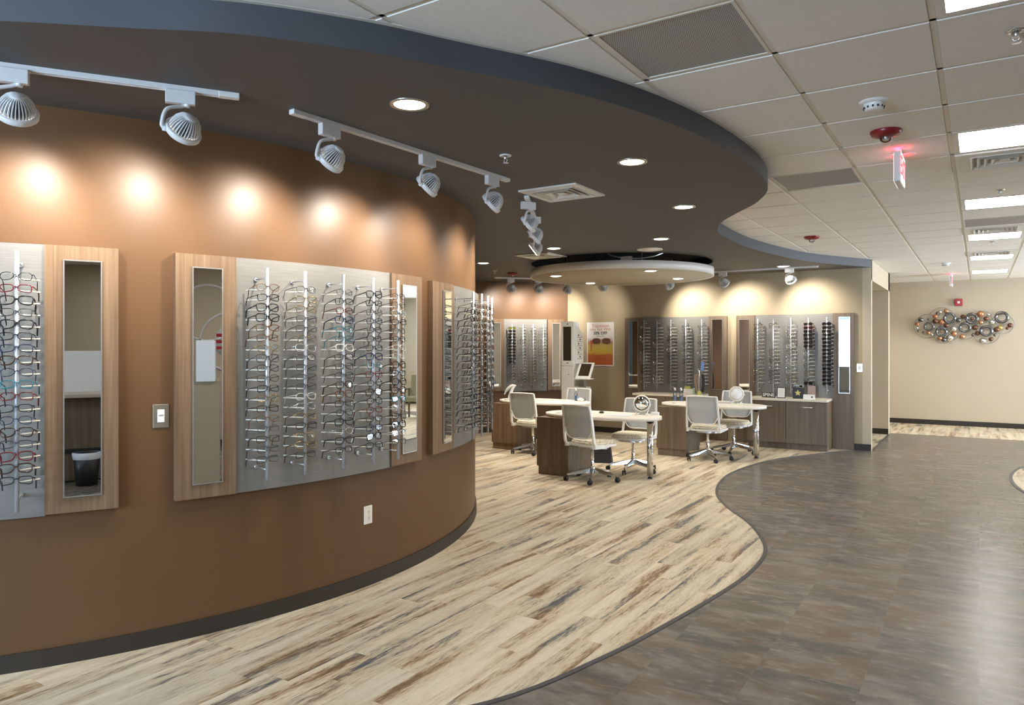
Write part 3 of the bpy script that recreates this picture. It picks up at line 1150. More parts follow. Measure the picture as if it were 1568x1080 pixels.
def sprinkler(x, y, z, label, col='trim_white'):
    t = thing('fire_sprinkler', label, 'sprinkler', (x, y, z), 0, 'fire sprinklers')
    MB().lathe([(0.038, 0.0), (0.038, -0.004), (0.026, -0.008), (0.018, -0.002), (0.018, 0.0)], col, 24, cap=False).build('escutcheon', t)
    b = MB()
    b.lathe([(0.009, 0.0), (0.009, -0.020), (0.006, -0.024)], 'satin_aluminum', 12)
    for s in (1, -1):
        b.tube([(s * 0.008, 0, -0.018), (s * 0.013, 0, -0.032), (s * 0.003, 0, -0.046)], 0.0022, 'satin_aluminum', 6)
    b.lathe([(0.0, -0.045), (0.019, -0.047), (0.019, -0.049), (0, -0.050)], 'satin_aluminum', 16, cap=False)
    b.build('sprinkler_head', t)


sprinkler(-2.472, 3.769, HS, 'small white sprinkler in the dark soffit beside the front track')
sprinkler(-6.40, 9.45, HS, 'small sprinkler in the dark soffit before the red soffit strobe')
sprinkler(0.127, 3.659, HC, 'chrome sprinkler at the top right edge, by the nearest ceiling light', 'chrome')
sprinkler(0.142, 7.320, HC, 'chrome sprinkler just before the third square ceiling light', 'chrome')
sprinkler(0.137, 10.886, HC, 'chrome sprinkler just past the fourth square ceiling light', 'chrome')


def smoke_detector(x, y, label):
    t = thing('smoke_detector', label, 'smoke detector', (x, y, HC), 0, 'smoke detectors')
    MB().lathe([(0.075, 0.0), (0.072, -0.008), (0.055, -0.016), (0.0, -0.018)], 'white_plastic', 32, cap=False).build('base_ring', t)
    d = MB()
    d.lathe([(0.050, -0.015), (0.050, -0.030), (0.044, -0.046), (0.030, -0.052), (0, -0.053)], 'white_plastic', 32, cap=False)
    for k in range(12):
        a = 2 * pi * k / 12
        d.box((0.0485 * cos(a), 0.0485 * sin(a), -0.036), (0.009, 0.009, 0.010), 'black_plastic')
    d.build('sensing_head', t)


smoke_detector(-0.474, 4.302, 'white smoke detector nearest on the tile ceiling, before the red strobe')
smoke_detector(-0.447, 13.30, 'white smoke detector near the far wall, before the far exit sign')


def strobe(x, y, z, label):
    t = thing('fire_strobe', label, 'fire alarm strobe', (x, y, z), 0, 'red ceiling fire strobes')
    MB().lathe([(0.086, 0.0), (0.088, -0.012), (0.078, -0.030), (0.045, -0.040), (0, -0.041)], 'strobe_red', 40, cap=False).build('housing', t)
    MB().lathe([(0.034, -0.038), (0.034, -0.052), (0.026, -0.066), (0.010, -0.072), (0, -0.073)], 'acrylic', 24, cap=False).build('clear_lens', t)
    MB().box((0, 0, -0.048), (0.012, 0.03, 0.012), 'white_plastic').build('flash_tube', t)


strobe(-0.478, 4.93, HC, 'red ceiling strobe nearest, just before the hanging exit sign')
strobe(-1.680, 9.204, HC, 'red ceiling strobe above the inward curve of the dark soffit')
strobe(-6.347, 9.890, HS, 'red strobe on the dark soffit left of the round cloud')


def text_mesh(body, size, mat, name, parent, loc, rot, depth=0.001, align='CENTER', bold=0.0):
    cu = bpy.data.curves.new(name, 'FONT')
    cu.body = body
    cu.size = size
    cu.extrude = depth
    cu.offset = bold
    cu.align_x = align
    cu.align_y = 'CENTER'
    to = bpy.data.objects.new('tmp_text', cu)
    COL.objects.link(to)
    dg = bpy.context.evaluated_depsgraph_get()
    me = bpy.data.meshes.new_from_object(to.evaluated_get(dg))
    me.name = name
    me.materials.clear()
    me.materials.append(M(mat))
    bpy.data.objects.remove(to)
    bpy.data.curves.remove(cu)
    ob = bpy.data.objects.new(name, me)
    COL.objects.link(ob)
    if parent:
        ob.parent = parent
    ob.location = loc
    ob.rotation_euler = rot
    return ob


def exit_sign(x, y, label):
    t = thing('exit_sign', label, 'exit sign', (x, y, HC), 0, 'hanging exit signs')
    MB().box((0, 0, -0.015), (0.034, 0.11, 0.030), 'white_plastic').build('canopy', t)
    MB().tube(catmull([(-0.09, 0.03, -0.028), (-0.075, 0.03, -0.012), (0.075, 0.03, -0.012), (0.09, 0.03, -0.028)], 4), 0.004, 'satin_aluminum', 6).build('bracket', t)
    MB().box((0, 0, -0.130), (0.040, 0.30, 0.20), 'white_enamel', bevel=0.008).build('housing', t)
    for s in (1, -1):
        f = MB().box((s * 0.0215, 0, -0.130), (0.003, 0.284, 0.184), 'exit_white').build('face_panel', t)
        text_mesh('EXIT', 0.175, 'exit_red', 'lettering', f, (s * 0.0235, 0, -0.130), (pi / 2, 0, s * pi / 2), 0.0008, 'CENTER', 0.0)
    MB().box((0, 0, -0.0285), (0.024, 0.25, 0.004), 'exit_slot').build('glow_slot', t)
    return t


exit_sign(-0.452, 5.50, 'hanging EXIT sign nearest, lit red on the tile ceiling')
exit_sign(-0.432, 15.35, 'hanging EXIT sign in front of the far wall')

# ------------------------------------------------------------------ track lighting
HEADS = []


def track(name_label, path, grp='white lighting tracks'):
    t = thing('lighting_track', name_label, 'lighting track', (0, 0, 0), 0, grp)
    r = MB()
    P = [Vector(p) for p in path]
    for a, b in zip(P[:-1], P[1:]):
        d = (b - a)
        L = d.length
        mtx = Matrix.Translation((a + b) / 2) @ Matrix.Rotation(atan2(d.y, d.x), 4, 'Z')
        r.box((0, 0, HS - 0.010), (L, 0.036, 0.020), 'white_enamel', mtx)
        for s in (1, -1):
            r.box((0, s * 0.011, HS - 0.021), (L, 0.010, 0.004), 'white_enamel', mtx)
    r.build('rail', t)
    for p, q in ((P[0], P[1]), (P[-1], P[-2])):
        d = (p - q).normalized()
        mtx = Matrix.Translation(p + d * 0.02) @ Matrix.Rotation(atan2(d.y, d.x), 4, 'Z')
        MB().box((0, 0, HS - 0.012), (0.09, 0.040, 0.025), 'white_plastic', mtx, 0.003).build('end_cap', t)
    return t


def spot_head(x, y, ang, aim, label, glow='spot_glow', power=SPOT_W, side=1):
    """ang: track direction; aim: world point lit"""
    t = thing('track_spotlight', label, 'track spotlight', (x, y, HS), 0, 'track spotlights')
    mtx = Matrix.Rotation(ang, 4, 'Z')
    MB().box((0, 0, -0.052), (0.125, 0.036, 0.060), 'white_enamel', mtx, 0.003).build('adapter_box', t)
    piv = mtx @ Vector((0.02, 0, -0.185))
    d = (Vector(aim) - (Vector((x, y, HS)) + piv)).normalized()
    rot = look_z(d)
    H_ = Matrix.Translation(piv) @ rot
    # finned bell: rim towards -z (aim)
    b = MB()
    b.lathe([(0.060, -0.020), (0.058, 0.0), (0.050, 0.022), (0.036, 0.042), (0.020, 0.052), (0.0, 0.054)], 'trim_gray', 32, H_, False)  # core coloured dark to stand for the shade between the fins
    for k in range(30):
        a = 2 * pi * k / 30
        R2 = H_ @ Matrix.Rotation(a, 4, 'Z')
        pr = [(0.0705, -0.020), (0.0685, 0.004), (0.060, 0.028), (0.046, 0.048), (0.026, 0.060), (0.018, 0.0605)]
        for (ra, za), (rb, zb) in zip(pr[:-1], pr[1:]):
            w = 0.0017
            b.hexa([R2 @ Vector(q) for q in ((ra - 0.014, -w, za), (ra, -w, za), (ra, w, za), (ra - 0.014, w, za),
                                             (rb - 0.014, -w, zb), (rb, -w, zb), (rb, w, zb), (rb - 0.014, w, zb))], 'white_enamel')
    b.lathe([(0.0, 0.066), (0.022, 0.064), (0.031, 0.055), (0.0, 0.05)], 'white_enamel', 24, H_, False)
    b.build('heat_sink', t)
    MB().lathe([(0.070, -0.010), (0.078, -0.010), (0.081, -0.016), (0.080, -0.034), (0.074, -0.040), (0.064, -0.038), (0.066, -0.014)], 'white_enamel', 40, H_, False).build('bezel_ring', t)
    MB().lathe([(0, -0.041), (0.064, -0.041), (0.064, -0.036), (0, -0.036)], glow, 32, H_, False).build('lens', t)
    # C-shaped yoke from the adapter to one side of the ring
    sx = (rot @ Vector((1, 0, 0))).normalized()
    tdir = mtx @ Vector((1, 0, 0))
    if sx.dot(tdir) > 0:
        sx = -sx
    end = piv + sx * 0.083 + d * 0.032
    start = Vector((0, 0, -0.080)) + tdir * 0.028
    mid1 = start + Vector((0, 0, -0.012)) - tdir * 0.02
    mid2 = start * 0.45 + end * 0.55 + sx * 0.036 + Vector((0, 0, 0.030))
    y_ = MB()
    y_.tube(catmull([start, mid1, mid2, end + sx * 0.012 + Vector((0, 0, 0.02)), end], 6), 0.0085, 'white_enamel', 8)
    y_.tube([start + Vector((0, 0, 0.010)), start - Vector((0, 0, 0.014))], 0.013, 'white_enamel', 12)
    y_.tube([end + sx * 0.006, end - sx * 0.016], 0.012, 'white_enamel', 12)
    y_.build('yoke', t)
    ld = bpy.data.lights.new('track_lamp', 'SPOT')
    ld.energy = power
    ld.spot_size = radians(96)
    ld.spot_blend = 0.9
    ld.shadow_soft_size = 0.035
    ld.color = (1.0, 0.91, 0.79)
    lo = bpy.data.objects.new('lamp', ld)
    COL.objects.link(lo)
    lo.parent = t
    lo.matrix_local = Matrix.Translation(piv + d * 0.055) @ rot
    return t


a1 = atan2(2.164 - 1.40, -2.934 + 3.439)
d1 = Vector((cos(a1), sin(a1), 0))
track('white lighting track over the leftmost display, running out of the photo', [Vector((-2.934, 2.164, 0)) - d1 * 2.4, (-2.96, 2.125, 0)])
a2 = atan2(4.282 - 2.478, -2.803 + 2.886)
track('straight white lighting track over the large front display', [(-2.884, 2.52, 0), (-2.805, 4.24, 0)])
t3 = [(-3.02, 4.92, 0), (-3.12, 5.12, 0), (-3.40, 5.66, 0), (-3.80, 6.33, 0), (-4.25, 7.10, 0)]
track('white lighting track turning away past the end of the curved wall', t3)
ba = atan2(BD.y, BD.x)
q0 = brown_map(-1.58, 0.82, 0)
q1 = brown_map(-0.20, 0.82, 0)
track('white lighting track in front of the angled brown wall', [q0, q1])
track('white lighting track along the beige back wall', [(-4.75, 11.42, 0), (-2.06, 11.42, 0)])


def wall_aim(deg, z):
    return wp(deg, 0, z)


AZ = 2.08
spot_head(-2.98 - 0.425, 1.99 - 0.565, a1, wall_aim(-31.5, AZ), 'white track spotlight cut by the left edge of the photo')
spot_head(-3.055, 1.965, a1, wall_aim(-24.5, AZ), 'white track spotlight above the gap between the two front displays')
spot_head(-2.878, 2.70, a2, wall_aim(-14.5, AZ), 'white track spotlight, nearest of three on the straight track')
spot_head(-2.840, 3.46, a2, wall_aim(-4.0, AZ), 'white track spotlight, middle of three on the straight track')
spot_head(-2.812, 4.12, a2, wall_aim(6.5, AZ), 'white track spotlight, farthest of three on the straight track')
spot_head(-3.06, 5.00, radians(62), wall_aim(20.5, AZ), 'track spotlight nearest on the turning track, below the diffuser')
spot_head(-3.36, 5.59, radians(60), wall_aim(31.0, AZ), 'track spotlight in the middle of the turning track')
spot_head(-3.80, 6.33, radians(59), wall_aim(43.0, AZ), 'track spotlight farthest on the turning track')
for tt, lab in ((-1.36, 'track spotlight on the back brown wall, leftmost of three by the red strobe'),
                (-0.86, 'track spotlight on the back brown wall, middle one beneath the cloud rim'),
                (-0.33, 'track spotlight on the back brown wall, rightmost beside the beige corner')):
    p = brown_map(tt, 0.82, 0)
    spot_head(p.x, p.y, ba, brown_map(tt + 0.15, 0, AZ), lab, 'spot_dim', SPOT_W * 1.1)
spot_head(-4.30, 11.42, 0, (-4.05, YB, AZ), 'lit track spotlight below the right rear edge of the cloud', 'spot_glow', SPOT_W * 1.1)
spot_head(-3.40, 11.42, 0, (-3.20, YB, AZ), 'track spotlight between the two back wall displays', 'spot_dim', SPOT_W * 1.1)
spot_head(-2.40, 11.42, 0, (-2.20, YB, AZ), 'lit track spotlight rightmost, above the right back wall display', 'spot_glow', SPOT_W * 1.1)
spot_head(-5.35, 11.15, ba, (-6.0, YB, AZ), 'track spotlight aimed at the poster corner behind the cloud', 'spot_dim', SPOT_W * 0.5)


# ------------------------------------------------------------------ eyeglasses
def lens_outline(kind, sx, n=18):
    w, h, e = {'rectangular': (0.0262, 0.0165, 3.6), 'oval': (0.0255, 0.0180, 2.3), 'wide': (0.0275, 0.0200, 3.0)}[kind]
    pts = []
    for k in range(n):
        a = 2 * pi * k / n
        c, s = cos(a), sin(a)
        x = w * (abs(c) ** (2 / e)) * (1 if c >= 0 else -1)
        z = h * (abs(s) ** (2 / e)) * (1 if s >= 0 else -1)
        if kind == 'wide':
            x *= 1 + 0.10 * (z / h)
        pts.append((sx * (0.0345 + x), abs(x) * 0.0, z - 0.004 * (x / w) * (1 if z < 0 else 0)))
    return pts


def wrap(p):
    """slight face-form curve"""
    return (p[0], 0.9 * p[0] ** 2, p[2])


GLASS_CACHE = {}


def glass_meshes(kind, colour, lensmat='lens_clear', thick=1.0, lo=False):
    key = (kind, colour, lensmat, lo)
    if key in GLASS_CACHE:
        return GLASS_CACHE[key]
    fm = 'frame_' + colour.replace(' ', '_')
    rim = {'rectangular': 0.0024, 'oval': 0.0018, 'wide': 0.0031}[kind] * thick
    n = 12 if lo else 18
    sg = 4 if lo else 6

    def front(mb):
        for s in (1, -1):
            mb.tube([wrap(p) for p in lens_outline(kind, s, n)], rim, fm, sg, True)
            mb.tube([wrap((s * 0.060, 0, 0.008)), (s * 0.066, 0.006, 0.009)], rim * 1.2, fm, sg)
            if not lo:
                mb.tube([wrap((s * 0.0095, 0, -0.002)), (s * 0.0085, 0.006, -0.006)], 0.001, fm, 4)
        mb.tube([wrap((-0.0095, 0, 0.004)), (0, -0.001, 0.008), wrap((0.0095, 0, 0.004))], rim * 1.1, fm, sg)

    def temple(mb, s):
        mb.tube([(s * 0.066, 0.006, 0.009), (s * 0.067, 0.05, 0.008), (s * 0.0665, 0.096, 0.006), (s * 0.066, 0.106, 0.002), (s * 0.064, 0.124, -0.032)],
                [rim * 1.05, rim * 1.0, rim * 1.0, rim * 1.25, rim * 1.1], fm, sg)

    def lens(mb, s):
        o_ = [wrap(p) for p in lens_outline(kind, s, n)]
        mi_ = mb.slot(lensmat)
        a = [mb.bm.verts.new((x, y - 0.0006, z)) for x, y, z in o_]
        b = [mb.bm.verts.new((x, y + 0.0008, z)) for x, y, z in o_]
        mb.face(a, mi_)
        mb.face(b[::-1], mi_)
        for i in range(n):
            mb.face([a[i], a[(i + 1) % n], b[(i + 1) % n], b[i]], mi_)
    if lo:
        mb = MB()
        front(mb)
        for s in (1, -1):
            temple(mb, s)
            lens(mb, s)
        res = (mb.mesh('eyeglasses'),)
    else:
        f = MB()
        front(f)
        ms = [f.mesh('eyeglasses')]
        for s in (1, -1):
            tm = MB()
            temple(tm, s)
            ms.append(tm.mesh('temple'))
        for s in (1, -1):
            lm = MB()
            lens(lm, s)
            ms.append(lm.mesh('lens'))
        res = tuple(ms)
    GLASS_CACHE[key] = res
    return res


GLASS_PROTO = {}


def place_glasses(mtx, kind, colour, label, group, lensmat='lens_clear', lo=False, sun=False, scale=1.0):
    nm = 'sunglasses' if sun else 'eyeglasses'
    key = (kind, colour, lensmat, lo, nm)
    if key not in GLASS_PROTO:
        ms = glass_meshes(kind, colour, lensmat, 1.3 if sun else 1.0, lo)
        root = bpy.data.objects.new(nm, ms[0])
        COL.objects.link(root)
        if not lo:
            for i, me in enumerate(ms[1:]):
                c = bpy.data.objects.new('temple' if i < 2 else 'lens', me)
                COL.objects.link(c)
                c.parent = root
                if i >= 2:
                    c['label'] = 'dark tinted lens' if lensmat != 'lens_clear' else 'clear lens'
        GLASS_PROTO[key] = root
    else:
        root = copy_tree(GLASS_PROTO[key])
    root.matrix_world = mtx @ Matrix.Scale(scale, 4)
    return tag(root, label, 'sunglasses' if sun else 'glasses', group)


STUFF = []      # (matrix, kind, colour) of the small glasses that go into one object


# ------------------------------------------------------------------ frame display walls
def chord_box(mb, fmap, t0, t1, o0, o1, z0, z1, mat):
    p = [fmap(t0, o1, z0), fmap(t1, o1, z0), fmap(t1, o0, z0), fmap(t0, o0, z0)]
    q = [fmap(t0, o1, z1), fmap(t1, o1, z1), fmap(t1, o0, z1), fmap(t0, o0, z1)]
    return mb.hexa(p + q, mat)


def display(label, fmap, woods, sheets, rods, zr, woodmat, unit, near=True, standoff=0.18, pegdir=0.0, npegs=18, zglass=(0.955, 1.905)):
    """unit: metres per t unit (arc degrees or metres)"""
    t = thing('frame_display', label, 'eyewear display', (0, 0, 0), 0, 'eyewear display walls')
    for (t0, t1, z0, z1, m0, m1, mz0, mz1) in woods:
        w_ = chord_box(MB(), fmap, t0, t1, 0.0005, 0.045, z0, z1, woodmat).build('wood_panel', t)
        if m0 is not None:
            chord_box(MB(), fmap, m0, m1, 0.046, 0.050, mz0, mz1, 'mirror_silver').build('mirror', w_)
            e = 0.006 / unit
            fr = MB()
            chord_box(fr, fmap, m0 - e, m0, 0.044, 0.051, mz0 - 0.006, mz1 + 0.006, 'satin_aluminum')
            chord_box(fr, fmap, m1, m1 + e, 0.044, 0.051, mz0 - 0.006, mz1 + 0.006, 'satin_aluminum')
            chord_box(fr, fmap, m0, m1, 0.044, 0.051, mz0 - 0.006, mz0, 'satin_aluminum')
            chord_box(fr, fmap, m0, m1, 0.044, 0.051, mz1, mz1 + 0.006, 'satin_aluminum')
            fr.build('mirror_frame', w_)
    for (t0, t1, z0, z1) in sheets:
        mb = MB()
        n = max(1, int(abs(t1 - t0) * unit / 0.05)) if unit < 0.5 else 1
        mi_ = mb.slot('brushed_sheet')
        prev = None
        for k in range(n + 1):
            a = t0 + (t1 - t0) * k / n
            v = [mb.bm.verts.new(fmap(a, 0.032, z0)), mb.bm.verts.new(fmap(a, 0.032, z1)), mb.bm.verts.new(fmap(a, 0.001, z1)), mb.bm.verts.new(fmap(a, 0.001, z0))]
            fv = [mb.bm.verts.new(v[0].co), mb.bm.verts.new(v[1].co)]
            if prev:
                mb.face([pf[0], fv[0], fv[1], pf[1]], mi_, True)
                for i in (1, 2, 3):
                    mb.face([prev[i], v[i], v[(i + 1) % 4], prev[(i + 1) % 4]], mi_)
            else:
                mb.face(v, mi_)
            prev, pf = v, fv
        mb.face(prev, mi_)
        mb.build('metal_sheet', t)
    out = []
    for rt in rods:
        r = MB().tube([fmap(rt, standoff, zr[0]), fmap(rt, standoff, zr[1])], 0.0095 if near else 0.009, 'rod_aluminum', 12 if near else 8).build('display_rod', t)
        zs = [zglass[1] - (zglass[1] - zglass[0]) * k / (npegs - 1) for k in range(npegs)]
        for zb in (zr[1] - 0.055, zr[0] + 0.055):
            b_ = MB().tube([fmap(rt, 0.03, zb), fmap(rt, standoff, zb)], 0.004, 'satin_aluminum', 8)
            b_.tube([fmap(rt, 0.0315, zb), fmap(rt, 0.042, zb)], 0.011, 'satin_aluminum', 10)
            b_.build('bracket', r)
        base = fmap(rt, standoff, 0)
        inn = (fmap(rt, 0, 0) - base).normalized()
        tan = Vector((-inn.y, inn.x, 0)) * -1          # to the viewer's right
        if near:
            pd = (inn * cos(pegdir) + tan * sin(pegdir))
            pm = MB().tube([base, base + pd * (0.105 if pegdir > 0 else 0.145)], 0.0036, 'acrylic_peg', 6).mesh('peg')
            for z in zs:
                po = bpy.data.objects.new('peg', pm)
                COL.objects.link(po)
                po.parent = r
                po.location = (0, 0, z - 0.012)
        else:
            pd = inn * cos(0.75) + tan * sin(0.75)
            pm = MB().tube([base, base + pd * 0.12], 0.0046, 'acrylic_peg', 5).mesh('peg')
            for z in zs:
                po = bpy.data.objects.new('peg', pm)
                COL.objects.link(po)
                po.parent = r
                po.location = (0, 0, z - 0.012)
        rot = Matrix((tan, inn, Vector((0, 0, 1)))).transposed().to_4x4()
        out.append((rot, base - inn * 0.012, zs))
    return t, out


rng = random.Random(7)
TW = pi * WR / 180
C_NEAR = ['black'] * 7 + ['dark brown'] * 4 + ['tortoiseshell'] * 3 + ['gunmetal'] * 5 + ['silver'] * 2 + ['gold', 'navy', 'teal']
K_ALL = ['rectangular', 'rectangular', 'oval', 'wide']


def fill_rod(rod, place, group, cols, near=True, special=None, sun_rows=(), stuff=False, jitter=True, skip=()):
    rot, base, zs = rod
    n = len(zs)
    for k, z in enumerate(zs):
        if k in skip:
            continue
        kind = rng.choice(K_ALL)
        colr = rng.choice(cols)
        if special and k in special:
            colr = special[k]
        yaw = rng.uniform(-0.10, 0.10)
        tilt = rng.uniform(-0.24, -0.08)
        mtx = Matrix.Translation(base + Vector((rng.uniform(-0.003, 0.003), rng.uniform(-0.003, 0.003), z))) @ rot @ Matrix.Rotation(yaw, 4, 'Z') @ Matrix.Rotation(tilt, 4, 'X')
        if k in sun_rows:
            lm = 'lens_dark'
            if special and special.get(k) == 'gold':
                lm = 'lens_green'
            cc = colr if colr in ('black', 'dark brown', 'red', 'gold') else 'black'
            place_glasses(mtx, 'wide', cc, '%s sunglasses, %s %s' % (cc, topord(k, n), place), group + ', sunglasses', lm, True, True, 1.04)
        elif stuff:
            STUFF.append((mtx, kind, colr))
        else:
            place_glasses(mtx, kind, colr, '%s %s eyeglasses, %s %s' % (colr, kind if kind != 'wide' else 'wide', topord(k, n), place), group, 'lens_clear', not near, False, 1.04)


ZW0, ZW1 = 0.757, 2.075
MZ0, MZ1 = 0.838, 2.0
# display at the left edge
dsp, rods = display('leftmost eyewear display with a brushed sheet and one mirrored wood panel', arc_map,
                    [(-29.50, -24.59, ZW0, ZW1, -28.22, -25.81, MZ0, MZ1)], [(-46, -29.50, ZW0 - 0.008, ZW1)],
                    [-31.0], (0.805, 2.025), 'tan_laminate', TW, True, 0.16, radians(52))
fill_rod(rods[0], 'on the leftmost display rod', 'glasses on the leftmost display', ['black'] * 5 + ['dark brown', 'gunmetal', 'navy'], True,
         {1: 'red', 9: 'teal', 10: 'red', 3: 'gunmetal', 14: 'gunmetal', 15: 'red'})
# large display
dsp, rods = display('large eyewear display with five rods on the curved brown wall', arc_map,
                    [(-20.43, -15.52, ZW0, ZW1, -19.05, -16.75, MZ0, MZ1), (2.2, 7.68, ZW0 + 0.005, ZW1, 4.05, 6.48, MZ0, MZ1)],
                    [(-15.50, 2.18, ZW0, ZW1)], [-13.7, -10.2, -6.25, -2.65, 0.75], (0.838, 2.012), 'tan_laminate', TW, True, 0.18, radians(-26))
SPC = [{3: 'black', 8: 'black', 13: 'tortoiseshell'}, {1: 'gold', 13: 'gold', 11: 'clear'}, {2: 'red', 4: 'teal', 5: 'teal', 6: 'clear', 11: 'tortoiseshell'},
       {0: 'black', 1: 'black', 9: 'red', 8: 'teal', 13: 'red', 5: 'black'}, {6: 'clear', 7: 'clear', 12: 'teal', 15: 'black'}]
CL = [['tortoiseshell', 'dark brown', 'silver', 'gunmetal', 'gold', 'black'], ['gunmetal', 'silver', 'dark brown', 'gold'], C_NEAR, ['black', 'black', 'gunmetal', 'dark brown', 'navy'], ['gunmetal', 'dark brown', 'black', 'silver']]
for i, r in enumerate(rods):
    fill_rod(r, 'on the %s rod of the large display' % ORD[i], 'glasses on the large front display', CL[i], True, SPC[i])
# display bending round the end of the wall
dsp, rods = display('eyewear display wrapping round the far end of the curved wall', arc_map,
                    [(10.15, 15.98, ZW0 + 0.015, ZW1 - 0.01, 12.9, 15.1, MZ0, MZ1), (33.5, 39.5, ZW0, ZW1, None, None, 0, 0)],
                    [(16.0, 33.5, ZW0 + 0.01, ZW1 - 0.015)], [17.15, 20.8, 24.5, 28.2], (0.838, 2.012), 'tan_laminate', TW)
for i, r in enumerate(rods):
    fill_rod(r, 'on the %s rod of the bending display' % ORD[i], 'glasses on the bending display', [['black', 'dark brown', 'gunmetal'], ['tortoiseshell', 'dark brown', 'tortoiseshell', 'black', 'gold'], ['black', 'dark brown', 'gunmetal'], ['black', 'gunmetal', 'tortoiseshell']][i])
# angled brown wall at the rear
dsp, rods = display('tan framed eyewear display on the angled brown wall at the rear', brown_map,
                    [(-1.60, -1.262, ZW0, ZW1, -1.54, -1.33, MZ0, MZ1), (-0.415, -0.10, ZW0, ZW1, -0.32, -0.18, MZ0, MZ1)],
                    [(-1.26, -0.43, ZW0 - 0.01, ZW1)], [-1.14, -0.93, -0.735, -0.54], (0.807, 1.98), 'tan_laminate', 1.0, False, 0.15)
C_FAR = ['gunmetal', 'silver', 'silver', 'gold', 'dark brown']
fill_rod(rods[0], 'on the angled brown wall', 'glasses on the angled brown wall', C_FAR, False, {0: 'gold', 2: 'dark brown', 6: 'dark brown'}, set(range(0, 12)), True)
for i in (1, 2, 3):
    fill_rod(rods[i], '', '', C_FAR, False, None, (), True)
# back wall, left display
dsp, rods = display('dark wood eyewear display, left one on the beige back wall', back_map,
                    [(-5.35, -5.0, 0.003, 2.08, -5.268, -5.105, 0.838, 2.02), (-3.83, -3.52, 0.003, 2.08, -3.765, -3.60, 0.855, 2.02)],
                    [(-4.998, -3.832, 0.775, 2.078)], [-4.94, -4.70, -4.45, -4.185, -3.91], (0.82, 2.03), 'walnut_laminate', 1.0, False, 0.15)
for i, r in enumerate(rods):
    fill_rod(r, 'on the %s rod of the left back display' % ORD[i], 'glasses on the left back wall display', C_FAR + ['dark brown'] if i < 2 else C_FAR, False, None, (), i < 2)
# back wall, right display
dsp, rods = display('dark wood eyewear display, right one on the beige back wall', back_map,
                    [(-3.37, -3.07, 0.003, 2.08, -3.317, -3.159, 0.855, 2.01), (-1.90, -1.60, 0.003, 2.084, -1.807, -1.66, 0.864, 2.018)],
                    [(-3.068, -1.902, 0.775, 2.08)], [-2.995, -2.755, -2.49, -2.232, -1.965], (0.84, 2.02), 'walnut_laminate', 1.0, False, 0.15, 0.0, 17, (1.004, 1.918))
fill_rod(rods[0], 'on the first rod of the right back display', 'glasses on the right back wall display', ['dark brown', 'gunmetal', 'red', 'gold'], False)
fill_rod(rods[1], 'on the second rod of the right back display', 'glasses on the right back wall display', C_FAR + ['dark brown', 'black'], False, None, (), False, True, (1, 2, 3, 4, 5, 6))
fill_rod(rods[2], 'on the third rod of the right back display', 'glasses on the right back wall display', ['silver', 'silver', 'clear', 'gold'], False)
fill_rod(rods[3], 'on the fourth rod of the right back display', 'glasses on the right back wall display', C_FAR, False, {1: 'red'}, {0, 1, 2, 3, 4, 5, 6, 16})
fill_rod(rods[4], 'on the fifth rod of the right back display', 'glasses on the right back wall display', ['black'], False, None, set(range(17)))
# the remaining small glasses as one object
bm = bmesh.new()
smats = []
for mtx, kind, colr in STUFF:
    me = glass_meshes(kind, colr, 'lens_clear', 1.0, True)[0]
    n0 = len(bm.faces)
    v0 = len(bm.verts)
    bm.from_mesh(me)
    bm.verts.ensure_lookup_table()
    bm.faces.ensure_lookup_table()
    for v in bm.verts[v0:]:
        v.co = mtx @ v.co
    idx = []
    for m_ in me.materials:
        if m_ not in smats:
            smats.append(m_)
        idx.append(smats.index(m_))
    for f in bm.faces[n0:]:
        f.material_index = idx[f.material_index]
me = bpy.data.meshes.new('eyeglasses_rows')
bm.to_mesh(me)
bm.free()
for m_ in smats:
    me.materials.append(m_)
so = bpy.data.objects.new('eyeglasses_rows', me)
COL.objects.link(so)
tag(so, 'rows of small wire eyeglasses on the farthest back wall rods', 'glasses', None, 'stuff')

# ------------------------------------------------------------------ switches, outlet, alarm
def plate(loc, rz, label, name='light_switch', cat='light switch', kind='rocker', mat='steel_plate', w=0.078, h=0.124):
    """faces local -y"""
    t = thing(name, label, cat, loc, rz, None)
    MB().box((0, -0.003, 0), (w, 0.006, h), mat, I4, 0.002).build('cover_plate', t)
    if kind == 'rocker':
        MB().box((0, -0.008, 0), (0.034, 0.006, 0.067), 'white_plastic', I4, 0.0015).build('rocker', t)
        MB().box((0, -0.0115, 0.004), (0.022, 0.002, 0.006), 'warm_gray').build('indicator', t)
    else:
        for s in (1, -1):
            r = MB().lathe([(0, -0.010), (0.017, -0.010), (0.0175, -0.004), (0, -0.004)], 'white_plastic', 24, Matrix.Translation((0, 0, s * 0.0195)) @ Matrix.Rotation(-pi / 2, 4, 'X') @ Matrix.Scale(-1, 4, (0, 0, 1)), False)
            ro = r.build('receptacle', t)
            sl = MB()
            for sx in (1, -1):
                sl.box((sx * 0.006, -0.0104, s * 0.0195 + 0.003), (0.002, 0.001, 0.008), 'ink')
            sl.box((0, -0.0104, s * 0.0195 - 0.008), (0.004, 0.001, 0.004), 'ink')
            sl.build('slots', ro)
    for s in (1, -1):
        MB().lathe([(0, -0.0015), (0.003, -0.001), (0.003, 0)], 'satin_aluminum', 10, Matrix.Translation((0, -0.0065, s * (h / 2 - 0.012))) @ Matrix.Rotation(pi / 2, 4, 'X'), False).build('screw', t)
    return t


